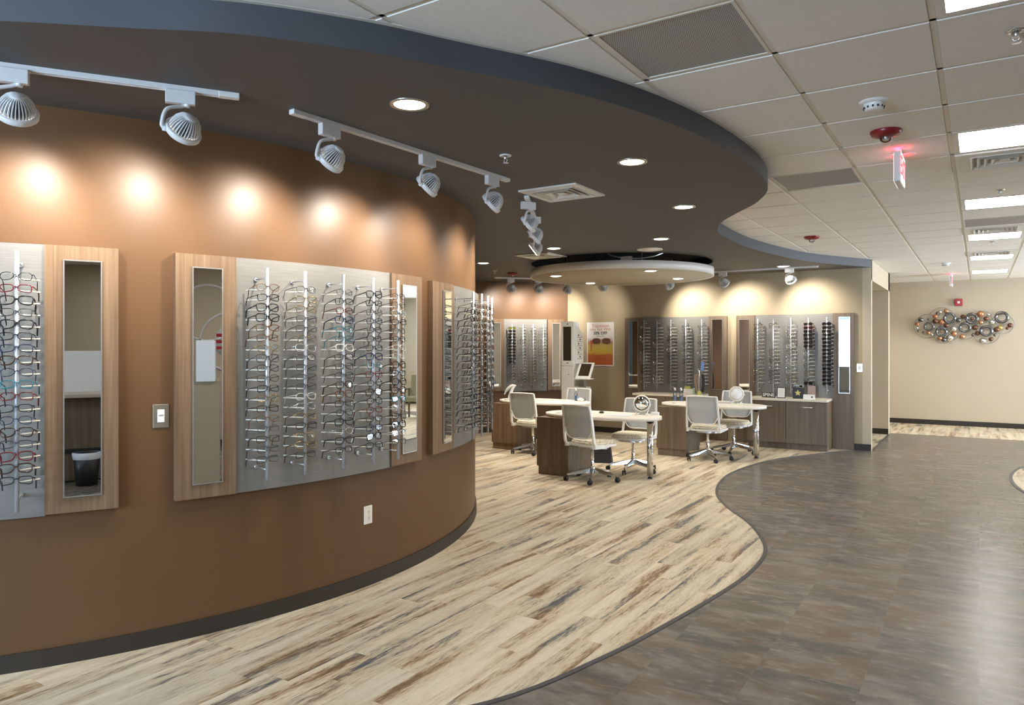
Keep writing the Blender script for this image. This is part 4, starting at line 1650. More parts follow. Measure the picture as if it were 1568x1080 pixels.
p = wp(-21.43, 0.0, 1.21)
plate(p, radians(-21.43 + 90), 'light switch with white rocker in a steel plate on the curved brown wall')
p = wp(-0.7, 0.0, 0.467)
plate(p, radians(-0.7 + 90), 'double wall outlet in a pale plate below the large display', 'wall_outlet', 'outlet', 'outlet', 'trim_white', 0.074, 0.118)
plate((-1.528, YB, 1.25), 0, 'light switch on the beige wall end right of the back displays', w=0.082, h=0.13)
plate((-1.75, 14.55, 1.42), 0, 'white wall switch inside the tall side opening', mat='white_plastic')

t = thing('fire_alarm', 'red square fire alarm with a white strobe on the far wall', 'fire alarm', (-0.348, 16.85, 2.44))
MB().box((0, -0.03, 0), (0.135, 0.06, 0.14), 'alarm_red', I4, 0.012).build('housing', t)
st = MB()
for k in range(4):
    a = radians(45 + 90 * k)
    st.box((0.014 * cos(a), -0.062, 0.014 * sin(a)), (0.022, 0.010, 0.022), 'white_plastic')
st.box((0, -0.064, 0), (0.03, 0.012, 0.03), 'white_plastic')
st.build('strobe_lens', t)

# ------------------------------------------------------------------ wall sculpture on the far wall
def far_xy(zx, zy):
    """plan of the sculpture, measured in its own picture units"""
    u, v = 1395 + zx / 9.503, 470 + zy / 9.503
    return -0.5409 * 0 + (-1.0822 + (u - 1403) * (0.5032 + 1.0822) / 145.0), 2.857 - (v - 470) * 0.01245 * 0.985 - 0.43


t = thing('wall_sculpture', 'cluster of chrome rings and copper discs hung on the far wall', 'wall art', (0, 16.85, 0))
RX = Matrix.Rotation(pi / 2, 4, 'X')
SU = 0.001245


def s_ring(zx, zy, r0, r1, off, mat):
    x, z = far_xy(zx, zy)
    mtx = Matrix.Translation((x, -off, z)) @ RX
    ro, ri = r1 * SU, r0 * SU
    MB().lathe([(ri, -0.004), (ro, -0.004), (ro, 0.006), ((ro + ri) / 2, 0.012), (ri, 0.006), (ri, -0.004)], mat, 36, mtx, False).build('ring', t)


def s_disc(zx, zy, r, mat, off):
    x, z = far_xy(zx, zy)
    mtx = Matrix.Translation((x, -off, z)) @ RX
    d = MB().lathe([(0, -0.002), (r * SU, -0.002), (r * SU, 0.002), (0, 0.010)], mat, 24, mtx, False)
    d.tube([(x, -off, z), (x, -0.001, z)], 0.003, 'dark_chrome', 5)
    d.build('disc', t)


wires = MB()
for zx, zy, r in ((250, 350, 190), (460, 240, 180), (560, 440, 150), (800, 400, 160), (1110, 450, 180), (1330, 330, 150), (1060, 250, 120), (480, 500, 120)):
    x, z = far_xy(zx, zy)
    wires.tube([(x + r * SU * cos(2 * pi * k / 40), -0.05, z + r * SU * sin(2 * pi * k / 40)) for k in range(40)], 0.0035, 'dark_chrome', 5, True)
for zx, zy in ((270, 355), (580, 230), (460, 435), (805, 375), (905, 240), (1110, 430), (1325, 230)):
    x, z = far_xy(zx, zy)
    wires.tube([(x, -0.001, z + 0.06), (x, -0.07, z + 0.06)], 0.005, 'dark_chrome', 6)
wires.build('wire_frame', t)
for zx, zy, r0, r1, mt_ in ((275, 355, 45, 76, 'dark_chrome'), (582, 227, 52, 88, 'dark_chrome'), (460, 435, 48, 84, 'dark_chrome'), (806, 375, 48, 84, 'dark_chrome'),
                            (905, 240, 50, 90, 'dark_chrome'), (1110, 430, 52, 92, 'dark_chrome'), (1325, 230, 55, 95, 'dark_chrome')):
    s_ring(zx, zy, r0, r1, 0.075, mt_)
for zx, zy, r, mt_ in ((147, 247, 38, 'dark_chrome'), (90, 313, 30, 'copper'), (268, 240, 20, 'dark_chrome'), (95, 378, 20, 'bright_nickel'), (112, 420, 20, 'dark_chrome'),
                       (190, 445, 20, 'dark_chrome'), (262, 452, 30, 'copper'), (320, 480, 20, 'bright_nickel'), (365, 198, 34, 'copper'), (397, 150, 21, 'dark_chrome'),
                       (440, 130, 24, 'bright_nickel'), (528, 120, 33, 'copper'), (370, 272, 40, 'dark_copper'), (460, 285, 46, 'copper'), (530, 340, 36, 'dark_copper'),
                       (437, 537, 32, 'copper'), (495, 560, 36, 'dark_chrome'), (585, 535, 52, 'bright_nickel'), (645, 465, 38, 'copper'), (640, 395, 46, 'bright_nickel'),
                       (712, 262, 36, 'dark_chrome'), (775, 210, 34, 'dark_copper'), (763, 512, 38, 'copper'), (920, 490, 22, 'dark_chrome'), (985, 465, 36, 'dark_copper'),
                       (950, 378, 40, 'dark_copper'), (1030, 300, 34, 'copper'), (1030, 175, 50, 'copper'), (1105, 245, 34, 'dark_copper'), (1137, 185, 22, 'bright_nickel'),
                       (1190, 298, 40, 'bright_nickel'), (1232, 493, 22, 'dark_chrome'), (1175, 555, 33, 'dark_copper'), (1060, 580, 44, 'bright_nickel'),
                       (1255, 410, 40, 'dark_copper'), (1305, 385, 38, 'gold'), (1402, 392, 24, 'dark_copper'), (1440, 350, 36, 'dark_copper'), (905, 245, 24, 'dark_copper'), (465, 438, 20, 'copper')):
    s_disc(zx, zy, r, mt_, 0.06 + 0.02 * ((int(zx) * 7) % 5) / 5)

# ------------------------------------------------------------------ cabinets and counters on the back wall
def cabinet(x0, x1, label, doors, group='low cabinets under the back counters'):
    yf = 11.60
    t = thing('cabinet', label, 'cabinet', ((x0 + x1) / 2, YB - 0.25, 0), 0, group)
    w = x1 - x0
    MB().box((0, 0.0, 0.42), (w, YB - yf - 0.042, 0.64), 'walnut_laminate').build('carcass', t)
    MB().box((0, 0.01, 0.0515), (w - 0.01, YB - yf - 0.06, 0.097), 'walnut_laminate').build('plinth', t)
    dw = w / doors
    for k in range(doors):
        cx = -w / 2 + dw * (k + 0.5)
        d = MB().box((cx, -0.25 - 0.009, 0.42), (dw - 0.006, 0.018, 0.632), 'walnut_laminate', I4, 0.002).build('door', t)
        hb = MB()
        hb.tube([(cx - 0.09, -0.25 - 0.045, 0.655), (cx + 0.09, -0.25 - 0.045, 0.655)], 0.006, 'satin_aluminum', 8)
        for s in (1, -1):
            hb.tube([(cx + s * 0.075, -0.25 - 0.045, 0.655), (cx + s * 0.075, -0.25 - 0.017, 0.655)], 0.005, 'satin_aluminum', 8)
        hb.build('handle', d)
    return t


cabinet(-3.066, -1.904, 'dark wood cabinet with bar handles under the right back counter', 2)
cabinet(-4.996, -3.834, 'dark wood cabinet under the left back counter, partly behind the rear desk', 2)
for x0, x1, lab in ((-3.067, -1.903, 'pale speckled counter below the right back wall display'),
                    (-4.997, -3.833, 'pale speckled counter below the left back wall display')):
    o = MB().box(((x0 + x1) / 2, 11.82, 0.7575), (x1 - x0, 0.49, 0.034), 'counter_laminate', I4, 0.003).build('counter')
    tag(o, lab, 'counter', 'back wall counters')


# ------------------------------------------------------------------ desks
def superellipse(cx, cy, rx, ry, e=2.5, n=64):
    out = []
    for k in range(n):
        a = 2 * pi * k / n
        c, s = cos(a), sin(a)
        out.append((cx + rx * abs(c) ** (2 / e) * (1 if c >= 0 else -1), cy + ry * abs(s) ** (2 / e) * (1 if s >= 0 else -1)))
    return out


def desk(x, y, label, woodmat):
    """x,y: front left foot of the pedestal"""
    t = thing('fitting_desk', label, 'desk', (x, y, 0), 0, 'oval topped fitting desks')
    p = MB().box((0.22, 0.31, 0.395), (0.44, 0.62, 0.58), woodmat)
    p.box((0.22, 0.31, 0.6945), (0.444, 0.624, 0.018), woodmat)
    p.build('pedestal', t)
    MB().box((0.225, 0.31, 0.0535), (0.42, 0.59, 0.102), woodmat).build('plinth', t)
    MB().prism(superellipse(0.70, 0.39, 0.745, 0.385, 2.4), 0.706, 0.745, 'white_laminate', I4, True).build('oval_top', t)
    lg = MB().lathe([(0.038, 0.03), (0.038, 0.69)], 'chrome', 32, Matrix.Translation((1.30, 0.45, 0))).build('leg', t)
    f = MB().lathe([(0.03, 0.003), (0.03, 0.016), (0.018, 0.02), (0.018, 0.035)], 'black_plastic', 24, Matrix.Translation((1.30, 0.45, 0)))
    f.build('leg_foot', lg)
    MB().lathe([(0.043, 0.675), (0.043, 0.7065)], 'black_plastic', 24, Matrix.Translation((1.30, 0.45, 0))).build('leg_collar', lg)
    MB().lathe([(0.0, 0.7455), (0.028, 0.7455), (0.03, 0.748), (0.022, 0.7485), (0, 0.747)], 'warm_gray', 20, Matrix.Translation((0.18, 0.22, 0)), False).build('cable_grommet', t)
    return t


desk(-4.60, 7.72, 'oval white fitting desk with dark pedestal, nearest in the middle of the room', 'walnut_laminate')
desk(-6.32, 9.25, 'oval white fitting desk with tan wood pedestal, by the end of the curved wall', 'tan_laminate')
desk(-3.94, 10.00, 'oval white fitting desk with dark pedestal, rearmost before the back cabinets', 'walnut_laminate')


# ------------------------------------------------------------------ office chairs (front = local +y)
def office_chair():
    t = thing('office_chair', 'x', 'office chair', (0, 0, 0), 0, 'white mesh office chairs')
    MB().lathe([(0.026, 0.10), (0.034, 0.11), (0.034, 0.155), (0.026, 0.165), (0.020, 0.17), (0.020, 0.36), (0.034, 0.365), (0.05, 0.40)], 'chrome', 20).build('gas_column', t)
    for k in range(5):
        a = radians(18 + 72 * k)
        mtx = Matrix.Rotation(a, 4, 'Z')
        lg = MB()
        lg.hexa([mtx @ Vector(q) for q in ((0.022, -0.028, 0.100), (0.30, -0.011, 0.066), (0.30, 0.011, 0.066), (0.022, 0.028, 0.100),
                                            (0.022, -0.020, 0.150), (0.305, -0.009, 0.088), (0.305, 0.009, 0.088), (0.022, 0.020, 0.150))], 'chrome')
        lo = lg.build('base_leg', t)
        cs = MB()
        cs.tube([mtx @ Vector((0.297, 0, 0.075)), mtx @ Vector((0.297, 0, 0.05))], 0.007, 'black_plastic', 8)
        wm = mtx @ Matrix.Translation((0.315, 0, 0.031)) @ Matrix.Rotation(radians(20 * k), 4, 'Z') @ Matrix.Rotation(pi / 2, 4, 'X')
        for s in (1, -1):
            cs.lathe([(0.008, s * 0.006), (0.029, s * 0.007), (0.031, s * 0.012), (0.027, s * 0.022), (0.008, s * 0.024)], 'black_plastic', 18, wm)
        cs.tube([mtx @ Vector((0.297, 0, 0.052)), mtx @ Vector((0.318, 0, 0.034))], 0.010, 'black_plastic', 8)
        cs.build('caster', lo)
    sh = MB()
    sh.prism(superellipse(0, 0.03, 0.16, 0.16, 3), 0.385, 0.42, 'satin_aluminum')
    sh.prism(superellipse(0, 0.03, 0.225, 0.225, 4), 0.415, 0.44, 'white_plastic')
    for s in (1, -1):
        sh.hexa([Vector((s * 0.205, -0.22, 0.405)), Vector((s * 0.235, -0.22, 0.405)), Vector((s * 0.235, 0.16, 0.415)), Vector((s * 0.205, 0.16, 0.415)),
                 Vector((s * 0.205, -0.22, 0.445)), Vector((s * 0.235, -0.22, 0.445)), Vector((s * 0.235, 0.16, 0.44)), Vector((s * 0.205, 0.16, 0.44))], 'white_plastic')
    sh.build('seat_shell', t)
    cu = MB()
    cu.prism(superellipse(0, 0.035, 0.222, 0.222, 4), 0.441, 0.470, 'cushion_fabric', I4, True)
    cu.prism(superellipse(0, 0.035, 0.210, 0.210, 4), 0.470, 0.486, 'cushion_fabric', I4, True)
    cu.build('seat_cushion', t)
    fr = MB()
    for s in (1, -1):
        path = [(s * 0.222, -0.10, 0.43), (s * 0.226, -0.20, 0.445), (s * 0.222, -0.232, 0.52), (s * 0.216, -0.248, 0.66), (s * 0.208, -0.268, 0.80), (s * 0.202, -0.288, 0.893)]
        P = catmull(path, 4)
        for a, b in zip(P[:-1], P[1:]):
            a, b = Vector(a), Vector(b)
            fr.hexa([Vector((a.x - 0.011, a.y - 0.016, a.z)), Vector((a.x + 0.011, a.y - 0.016, a.z)), Vector((a.x + 0.011, a.y + 0.016, a.z)), Vector((a.x - 0.011, a.y + 0.016, a.z)),
                     Vector((b.x - 0.011, b.y - 0.016, b.z)), Vector((b.x + 0.011, b.y - 0.016, b.z)), Vector((b.x + 0.011, b.y + 0.016, b.z)), Vector((b.x - 0.011, b.y + 0.016, b.z))], 'white_plastic')
    fr.tube(catmull([(-0.208, -0.287, 0.893), (0, -0.305, 0.899), (0.208, -0.287, 0.893)], 8), 0.010, 'white_plastic', 8)
    fr.tube(catmull([(-0.218, -0.245, 0.64), (-0.15, -0.245, 0.53), (0, -0.25, 0.518), (0.15, -0.245, 0.53), (0.218, -0.245, 0.64)], 6), 0.008, 'white_plastic', 8)
    fr.build('backrest_frame', t)
    # mesh panel: tapers towards the bottom
    ms = MB()
    mi_ = ms.slot('mesh_fabric')
    rows = [(0.53, 0.135), (0.58, 0.175), (0.645, 0.206), (0.73, 0.203), (0.82, 0.199), (0.893, 0.195)]
    prev = None
    for z, hw in rows:
        yb = -0.236 - (z - 0.52) * 0.135
        line = [[], []]
        for k in range(9):
            u = -1 + k / 4
            for j_, dy in enumerate((0, 0.006)):
                line[j_].append(ms.bm.verts.new((hw * u, yb - 0.018 * (1 - u * u) + dy, z)))
        if prev:
            for j_ in (0, 1):
                for k in range(8):
                    ms.face([prev[j_][k], prev[j_][k + 1], line[j_][k + 1], line[j_][k]], mi_, True)
            for k in (0, 8):
                ms.face([prev[0][k], prev[1][k], line[1][k], line[0][k]], mi_)
        prev = line
    ms.build('backrest_mesh', t)
    return t


proto = office_chair()
CH = [(-3.83, 7.70, -0.25, 'office chair with mesh back to the viewer at the nearest middle desk'),
      (-3.68, 8.55, pi + 0.05, 'office chair behind the nearest middle desk, facing the viewer'),
      (-5.55, 9.20, -0.05, 'office chair with mesh back to the viewer at the tan pedestal desk'),
      (-5.40, 10.08, pi - 0.05, 'office chair behind the tan pedestal desk, by the white kiosk'),
      (-3.17, 9.95, 0.02, 'office chair with mesh back to the viewer at the rearmost desk'),
      (-3.05, 10.78, pi + 0.10, 'office chair mostly hidden behind the rearmost desk')]
for i, (x, y, a, lab) in enumerate(CH):
    c = proto if i == 0 else copy_tree(proto)
    c.location = (x, y, 0.0)
    c.rotation_euler = (0, 0, a)
    relabel(c, lab)

# ------------------------------------------------------------------ white measuring kiosk and poster
t = thing('measuring_kiosk', 'tall white eyewear measuring kiosk with tilted tablet in the rear corner', 'kiosk', (-6.10, 11.40, 0))
b = MB().box((0, 0, 1.01), (0.25, 0.22, 2.0), 'white_plastic', I4, 0.012).build('tower', t)
MB().box((-0.005, -0.112, 1.62), (0.16, 0.006, 0.60), 'dark_screen', I4, 0.002).build('mirror_window', b)
MB().box((0, -0.1115, 1.23), (0.25, 0.004, 0.006), 'warm_gray').build('seam', b)
MB().box((0.0, -0.113, 1.28), (0.05, 0.004, 0.016), 'warm_gray').build('badge', b)
MB().lathe([(0, -0.003), (0.012, -0.003), (0.012, 0.002), (0, 0.002)], 'ink', 16, Matrix.Translation((0.0, -0.111, 1.965)) @ RX, False).build('camera_eye', b)
MB().lathe([(0, -0.003), (0.010, -0.003), (0.010, 0.002), (0, 0.002)], 'ink', 16, Matrix.Translation((0.02, -0.111, 1.08)) @ RX, False).build('keyhole', b)
w_ = MB().prism([(0, 0), (0.14, 0), (0.14, 0.52), (0.03, 0.66), (0, 0.66)], 0, 0.02, 'white_plastic', Matrix.Translation((0.126, -0.02, 1.27)) @ Matrix.Rotation(pi / 2, 4, 'X')).build('side_wing', t)
ic = MB()
for k in range(6):
    zz = 1.36 + 0.075 * k
    ic.box((0.205, -0.043, zz), (0.10, 0.004, 0.008), 'warm_gray')
    ic.box((0.215 - 0.03 * (k % 2), -0.043, zz + 0.034), (0.022, 0.004, 0.022), 'ink')
ic.build('icons', w_)
tm = Matrix.Translation((0.34, -0.10, 1.15)) @ Matrix.Rotation(radians(8), 4, 'Z') @ Matrix.Rotation(radians(-42), 4, 'X')
tb = MB().box((0, 0, 0), (0.27, 0.022, 0.36), 'white_plastic', tm @ Matrix.Rotation(radians(0), 4, 'Y'), 0.006).build('tablet', t)
MB().box((0, -0.012, 0.01), (0.19, 0.003, 0.275), 'dark_screen', tm).build('screen', tb)
MB().box((0.42, -0.32, 1.02), (0.30, 0.20, 0.012), 'white_plastic', Matrix.Identity(4), 0.003).build('tray', t)
MB().tube([(0.12, 0.0, 1.02), (0.24, -0.02, 1.02), (0.36, -0.2, 1.02)], 0.018, 'white_plastic', 10).build('arm', t)
MB().box((0.25, -0.06, 0.93), (0.16, 0.12, 0.11), 'warm_gray', I4, 0.006).build('printer', t)
sf = MB()
for x in (0.15, 0.37):
    sf.box((x, -0.06, 0.44), (0.028, 0.18, 0.86), 'white_plastic')
sf.box((0.26, -0.06, 0.86), (0.22, 0.18, 0.024), 'white_plastic')
sf.box((0.26, -0.06, 0.34), (0.22, 0.16, 0.66), 'trim_white')
sf.build('side_stand', t)

PW_, PH_ = 0.545, 0.80
t = thing('poster', 'framed fall sale poster with sunglasses over yellow leaves on the beige wall', 'poster', (-5.85, YB, 1.213))
pr = MB().box((0, -0.006, PH_ / 2), (PW_ - 0.03, 0.006, PH_ - 0.03), 'poster_print').build('print', t)
f = MB()
for s in (1, -1):
    f.box((s * (PW_ / 2 - 0.009), -0.007, PH_ / 2), (0.018, 0.014, PH_), 'white_enamel')
    f.box((0, -0.007, PH_ / 2 + s * (PH_ / 2 - 0.009)), (PW_ - 0.036, 0.014, 0.018), 'white_enamel')
f.build('frame', t)
R0 = (pi / 2, 0, 0)
text_mesh('Transition', 0.085, 'poster_red', 'lettering', pr, (0, -0.0095, 0.735), R0, 0.0005)
text_mesh('Into', 0.070, 'poster_red', 'lettering', pr, (-0.155, -0.0095, 0.672), R0, 0.0005)
text_mesh('Fall', 0.070, 'poster_red', 'lettering', pr, (-0.012, -0.0095, 0.672), R0, 0.0005)
text_mesh('With', 0.070, 'poster_red', 'lettering', pr, (0.140, -0.0095, 0.672), R0, 0.0005)
text_mesh('30% OFF', 0.075, 'ink', 'lettering', pr, (0, -0.0095, 0.600), R0, 0.0005, 'CENTER', 0.002)
text_mesh('Eyewear', 0.045, 'poster_teal', 'lettering', pr, (0, -0.0095, 0.548), R0, 0.0005)
st = MB()
rs = random.Random(3)
for zz in (0.185, 0.135):
    xx = -0.10
    while xx < 0.12:
        st.box((xx, -0.0095, zz), (0.006, 0.001, rs.uniform(0.022, 0.036)), 'poster_brown')
        st.box((xx + 0.009, -0.0095, zz + rs.choice((-0.012, 0, 0.012))), (0.014, 0.001, 0.006), 'poster_brown')
        xx += 0.027
st.build('blurred_print', pr)
sg = MB()
for s in (1, -1):
    sg.prism([(s * 0.10 + 0.085 * abs(cos(a)) ** 0.7 * (1 if cos(a) > 0 else -1), 0.055 * abs(sin(a)) ** 0.8 * (1 if sin(a) > 0 else -1)) for a in [2 * pi * k / 24 for k in range(24)]],
             0, 0.002, 'poster_brown', Matrix.Translation((0.02, -0.0092, 0.455)) @ RX)
sg.box((0.02, -0.0103, 0.475), (0.06, 0.002, 0.014), 'poster_brown')
sg.prism([(-0.17, 0.02), (-0.225, 0.02), (-0.215, -0.18), (-0.20, -0.18)], 0, 0.002, 'poster_red', Matrix.Translation((0.02, -0.0092, 0.455)) @ RX)
sg.build('sunglasses_print', pr)

# ------------------------------------------------------------------ things on desks and counters
ZT, ZK = 0.7455, 0.775


def round_mirror(x, y, label, r=0.105, mat='mirror_silver', rz=0.0):
    t = thing('table_mirror', label, 'mirror', (x, y, ZT), rz, 'round table mirrors')
    mtx = Matrix.Translation((0, 0, r + 0.035)) @ Matrix.Rotation(pi / 2, 4, 'X')
    MB().lathe([(r - 0.012, -0.008), (r, -0.008), (r + 0.004, 0.0), (r, 0.010), (r - 0.012, 0.010)], 'acrylic_peg', 40, mtx, False).build('rim', t)
    MB().lathe([(0, -0.006), (r - 0.011, -0.006), (r - 0.011, 0.006), (0, 0.006 + 0.012)], mat, 40, mtx, False).build('mirror_glass', t)
    s = MB()
    for q in (1, -1):
        s.tube(catmull([(q * 0.03, 0.0, 0.005), (q * (r * 0.7), 0.0, 0.030), (q * (r + 0.012), 0.0, r + 0.035)], 6), 0.005, 'chrome', 8)
        s.tube([(q * 0.03, 0.0, 0.006), (q * 0.075, -0.06, 0.005)], 0.005, 'acrylic_peg', 8)
        s.tube([(q * 0.03, 0.0, 0.006), (q * 0.075, 0.06, 0.005)], 0.005, 'acrylic_peg', 8)
    s.tube([(-0.035, 0, 0.006), (0.035, 0, 0.006)], 0.006, 'chrome', 8)
    s.build('stand', t)


round_mirror(-3.46, 8.30, 'round chrome table mirror on the nearest middle desk', 0.100, 'mirror_silver', 0.35)
round_mirror(-2.965, 10.62, 'round pale table mirror on the rearmost desk', 0.105, 'frosted_white', 0.20)


def flat(name, x, y, z, sx, sy, sz, mat, label, cat, rz=0.0, group=None, bevel=0.0):
    o = MB().box((0, 0, sz / 2), (sx, sy, sz), mat, I4, bevel).build(name)
    o.location = (x, y, z)
    o.rotation_euler = (0, 0, rz)
    return tag(o, label, cat, group)


flat('paper_sheet', -3.66, 8.06, ZT, 0.30, 0.22, 0.002, 'paper_blue', 'pale blue sheet of paper flat on the nearest middle desk', 'paper', 0.2)
flat('card_stack', -3.30, 8.33, ZT, 0.09, 0.055, 0.035, 'paper', 'small stack of white cards at the right end of the nearest desk', 'cards', 0.1, None, 0.003)
flat('paper_sheet', -5.35, 9.56, ZT, 0.24, 0.20, 0.002, 'paper_blue', 'sheet of paper flat on the tan pedestal desk', 'paper', 0.3)
flat('paper_sheet', -3.78, 10.35, ZT, 0.10, 0.07, 0.002, 'paper', 'small white card lying on the left end of the rearmost desk', 'paper', 0.2)
t = thing('laptop', 'closed white laptop lying on the rearmost desk', 'laptop', (-3.17, 10.66, ZT), 0.15)
MB().box((0, 0, 0.007), (0.30, 0.21, 0.014), 'satin_aluminum', I4, 0.003).build('base', t)
MB().box((0, 0, 0.018), (0.30, 0.21, 0.007), 'white_enamel', I4, 0.003).build('lid', t)
for x, y, lab in ((-3.95, 8.20, 'dark computer mouse in the middle of the nearest desk'),):
    t = thing('computer_mouse', lab, 'mouse', (x, y, ZT), 0.4)
    MB().lathe([(0, 0.028), (0.018, 0.026), (0.030, 0.014), (0.032, 0.002), (0, 0.0)], 'black_plastic', 20, Matrix.Scale(1.7, 4, (0, 1, 0)), False).build('shell', t)
    MB().lathe([(0, -0.004), (0.007, -0.004), (0.007, 0.004), (0, 0.004)], 'warm_gray', 12, Matrix.Translation((0, 0.025, 0.023)) @ Matrix.Rotation(pi / 2, 4, 'Y'), False).build('wheel', t)
# bottles
def bottle(x, y, label, h=0.20, r=0.028):
    t = thing('spray_bottle', label, 'bottle', (x, y, ZT), 0, 'clear spray bottles on the desks')
    MB().lathe([(0, 0), (r, 0), (r, h * 0.55), (r * 0.9, h * 0.63), (r * 0.45, h * 0.75), (r * 0.42, h * 0.80), (0, h * 0.80)], 'acrylic', 20, I4, False).build('body', t)
    MB().lathe([(0, 0.004), (r * 0.93, 0.004), (r * 0.93, h * 0.42), (0, h * 0.42)], 'bottle_blue', 20, I4, False).build('liquid', t)
    c = MB().lathe([(r * 0.5, h * 0.79), (r * 0.5, h * 0.90), (r * 0.3, h * 0.94), (r * 0.3, h), (0, h)], 'white_plastic', 16)
    c.box((0, -r * 0.6, h * 0.96), (r * 0.5, r * 1.4, h * 0.06), 'white_plastic')
    c.build('pump_cap', t)


bottle(-3.89, 10.62, 'blue spray bottle on the rearmost desk, left of the pair')
bottle(-3.805, 10.66, 'blue spray bottle on the rearmost desk, right of the pair')
bottle(-5.18, 9.86, 'tall blue lens cleaner bottle on the tan pedestal desk', 0.19, 0.026)
mt4 = Matrix.Translation((-5.08, 9.84, ZT + 0.021)) @ Matrix.Rotation(0.5, 4, 'Z')
place_glasses(mt4, 'wide', 'black', 'black eyeglasses lying on the tan pedestal desk beside the bottle', 'glasses on the desks', 'lens_clear', True)
t = thing('tissue_bowl', 'small white bowl at the right end of the tan pedestal desk', 'bowl', (-5.02, 9.70, ZT))
MB().lathe([(0.025, 0.0), (0.045, 0.02), (0.052, 0.045), (0.047, 0.045), (0.04, 0.022), (0.0, 0.008)], 'white_plastic', 28, I4, False).build('shell', t)
MB().lathe([(0.0, 0.06), (0.02, 0.056), (0.036, 0.044), (0.036, 0.03), (0, 0.03)], 'paper', 16, I4, False).build('tissue', t)
# curved white desk lamp
t = thing('desk_lamp', 'curved white desk lamp at the left end of the tan pedestal desk', 'desk lamp', (-6.10, 9.42, ZT))
MB().prism(superellipse(0.02, 0, 0.11, 0.07, 2.2), 0, 0.016, 'white_plastic').build('base', t)
MB().tube(catmull([(0.0, 0, 0.012), (0.005, 0, 0.07), (0.03, 0, 0.13), (0.06, 0, 0.185), (0.085, 0, 0.215)], 6),
          [0.03 - 0.016 * k / 24 for k in range(25)], 'white_plastic', 12).build('stem', t)
MB().tube(catmull([(0.11, 0, 0.225), (0.05, 0, 0.222), (-0.02, 0, 0.185), (-0.07, 0, 0.13), (-0.095, 0, 0.085)], 6),
          [0.010 + 0.014 * sin(pi * min(1, k / 20)) for k in range(25)], 'white_plastic', 12).build('lamp_head', t)
flat('desk_tray', -5.93, 9.50, ZT, 0.12, 0.09, 0.02, 'black_plastic', 'dark tray of small tools beside the white desk lamp', 'tray', 0.1, None, 0.003)
# bag under the nearest desk
t = thing('tote_bag', 'black bag with a white paper tag on the floor behind the nearest desk', 'bag', (-4.30, 8.96, 0.003), 0.3)
b = MB()
b.hexa([Vector(q) for q in ((-0.13, -0.08, 0), (0.13, -0.08, 0), (0.13, 0.08, 0), (-0.13, 0.08, 0), (-0.12, -0.03, 0.20), (0.11, -0.03, 0.21), (0.11, 0.03, 0.21), (-0.12, 0.03, 0.20))], 'black_fabric')
b.build('bag_body', t)
MB().tube(catmull([(-0.08, 0, 0.19), (-0.06, 0, 0.27), (0.05, 0, 0.275), (0.07, 0, 0.195)], 6), 0.008, 'black_fabric', 8).build('handle', t)
MB().box((0.0, -0.040, 0.225), (0.13, 0.004, 0.085), 'paper').build('paper_tag', t)

# counter things, right
t = thing('name_block', 'small black block sign reading SPINE on the right back counter', 'sign', (-2.775, 11.74, ZK), 0.03)
MB().box((0, 0, 0.040), (0.20, 0.035, 0.080), 'black_plastic', I4, 0.002).build('block', t)
text_mesh('SPINE', 0.072, 'paper', 'lettering', t, (0, -0.0185, 0.040), R0, 0.0008, 'CENTER', 0.001)
t = thing('framed_card', 'white printed card in a dark frame on the right back counter', 'framed card', (-2.575, 11.68, ZK), 0.02)
MB().box((0, 0, 0.083), (0.128, 0.016, 0.166), 'black_plastic', Matrix.Rotation(radians(-8), 4, 'X'), 0.002).build('frame', t)
cd = MB().box((0, -0.009, 0.083), (0.104, 0.003, 0.142), 'paper', Matrix.Rotation(radians(-8), 4, 'X')).build('card', t)
ln = MB()
for k in range(5):
    ln.box((0, -0.0108, 0.035 + 0.022 * k), (0.07, 0.001, 0.003), 'warm_gray', Matrix.Rotation(radians(-8), 4, 'X'))
ln.build('printed_lines', cd)
t = thing('display_box', 'black box with a gold star shaped emblem on the right back counter', 'display box', (-2.335, 11.75, ZK))
MB().box((0, 0, 0.083), (0.150, 0.10, 0.165), 'black_plastic', I4, 0.003).build('box', t)
em = MB()
pts = []
for k in range(10):
    a = pi / 2 + 2 * pi * k / 10
    r = 0.050 if k % 2 == 0 else 0.022
    pts.append((r * cos(a), r * sin(a)))
em.prism(pts, 0, 0.002, 'gold', Matrix.Translation((0, -0.0505, 0.088)) @ RX)
em.build('emblem', t)
mt5 = Matrix.Translation((-2.335, 11.745, ZK + 0.188)) @ Matrix.Rotation(0.15, 4, 'Z')
place_glasses(mt5, 'wide', 'clear', 'clear framed sunglasses on top of the black emblem box', 'sunglasses on the counter', 'lens_dark', True, True)
t = thing('card_holder', 'clear acrylic holder with a pale leaflet on the right back counter', 'holder', (-2.165, 11.86, ZK))
MB().box((0, 0, 0.10), (0.125, 0.012, 0.20), 'acrylic', I4).build('holder', t)
MB().box((0, -0.008, 0.115), (0.11, 0.003, 0.16), 'pink_brown').build('leaflet', t)
t = thing('tent_card', 'folded white tent card on the right back counter', 'card', (-2.17, 11.68, ZK))
b = MB()
b.prism([(-0.03, 0), (0.03, 0), (0.003, 0.07), (-0.003, 0.07)], -0.08, 0.08, 'paper', Matrix(((0, 0, 1, 0), (1, 0, 0, 0), (0, 1, 0, 0), (0, 0, 0, 1))))
b.build('card', t)
MB().box((0.045, -0.0205, 0.028), (0.022, 0.002, 0.035), 'ink', I4).build('print', t)
flat('paper_sheet', -2.93, 11.72, ZK, 0.12, 0.08, 0.002, 'paper_blue', 'dark printed leaflet lying at the left end of the right back counter', 'paper', 0.0)
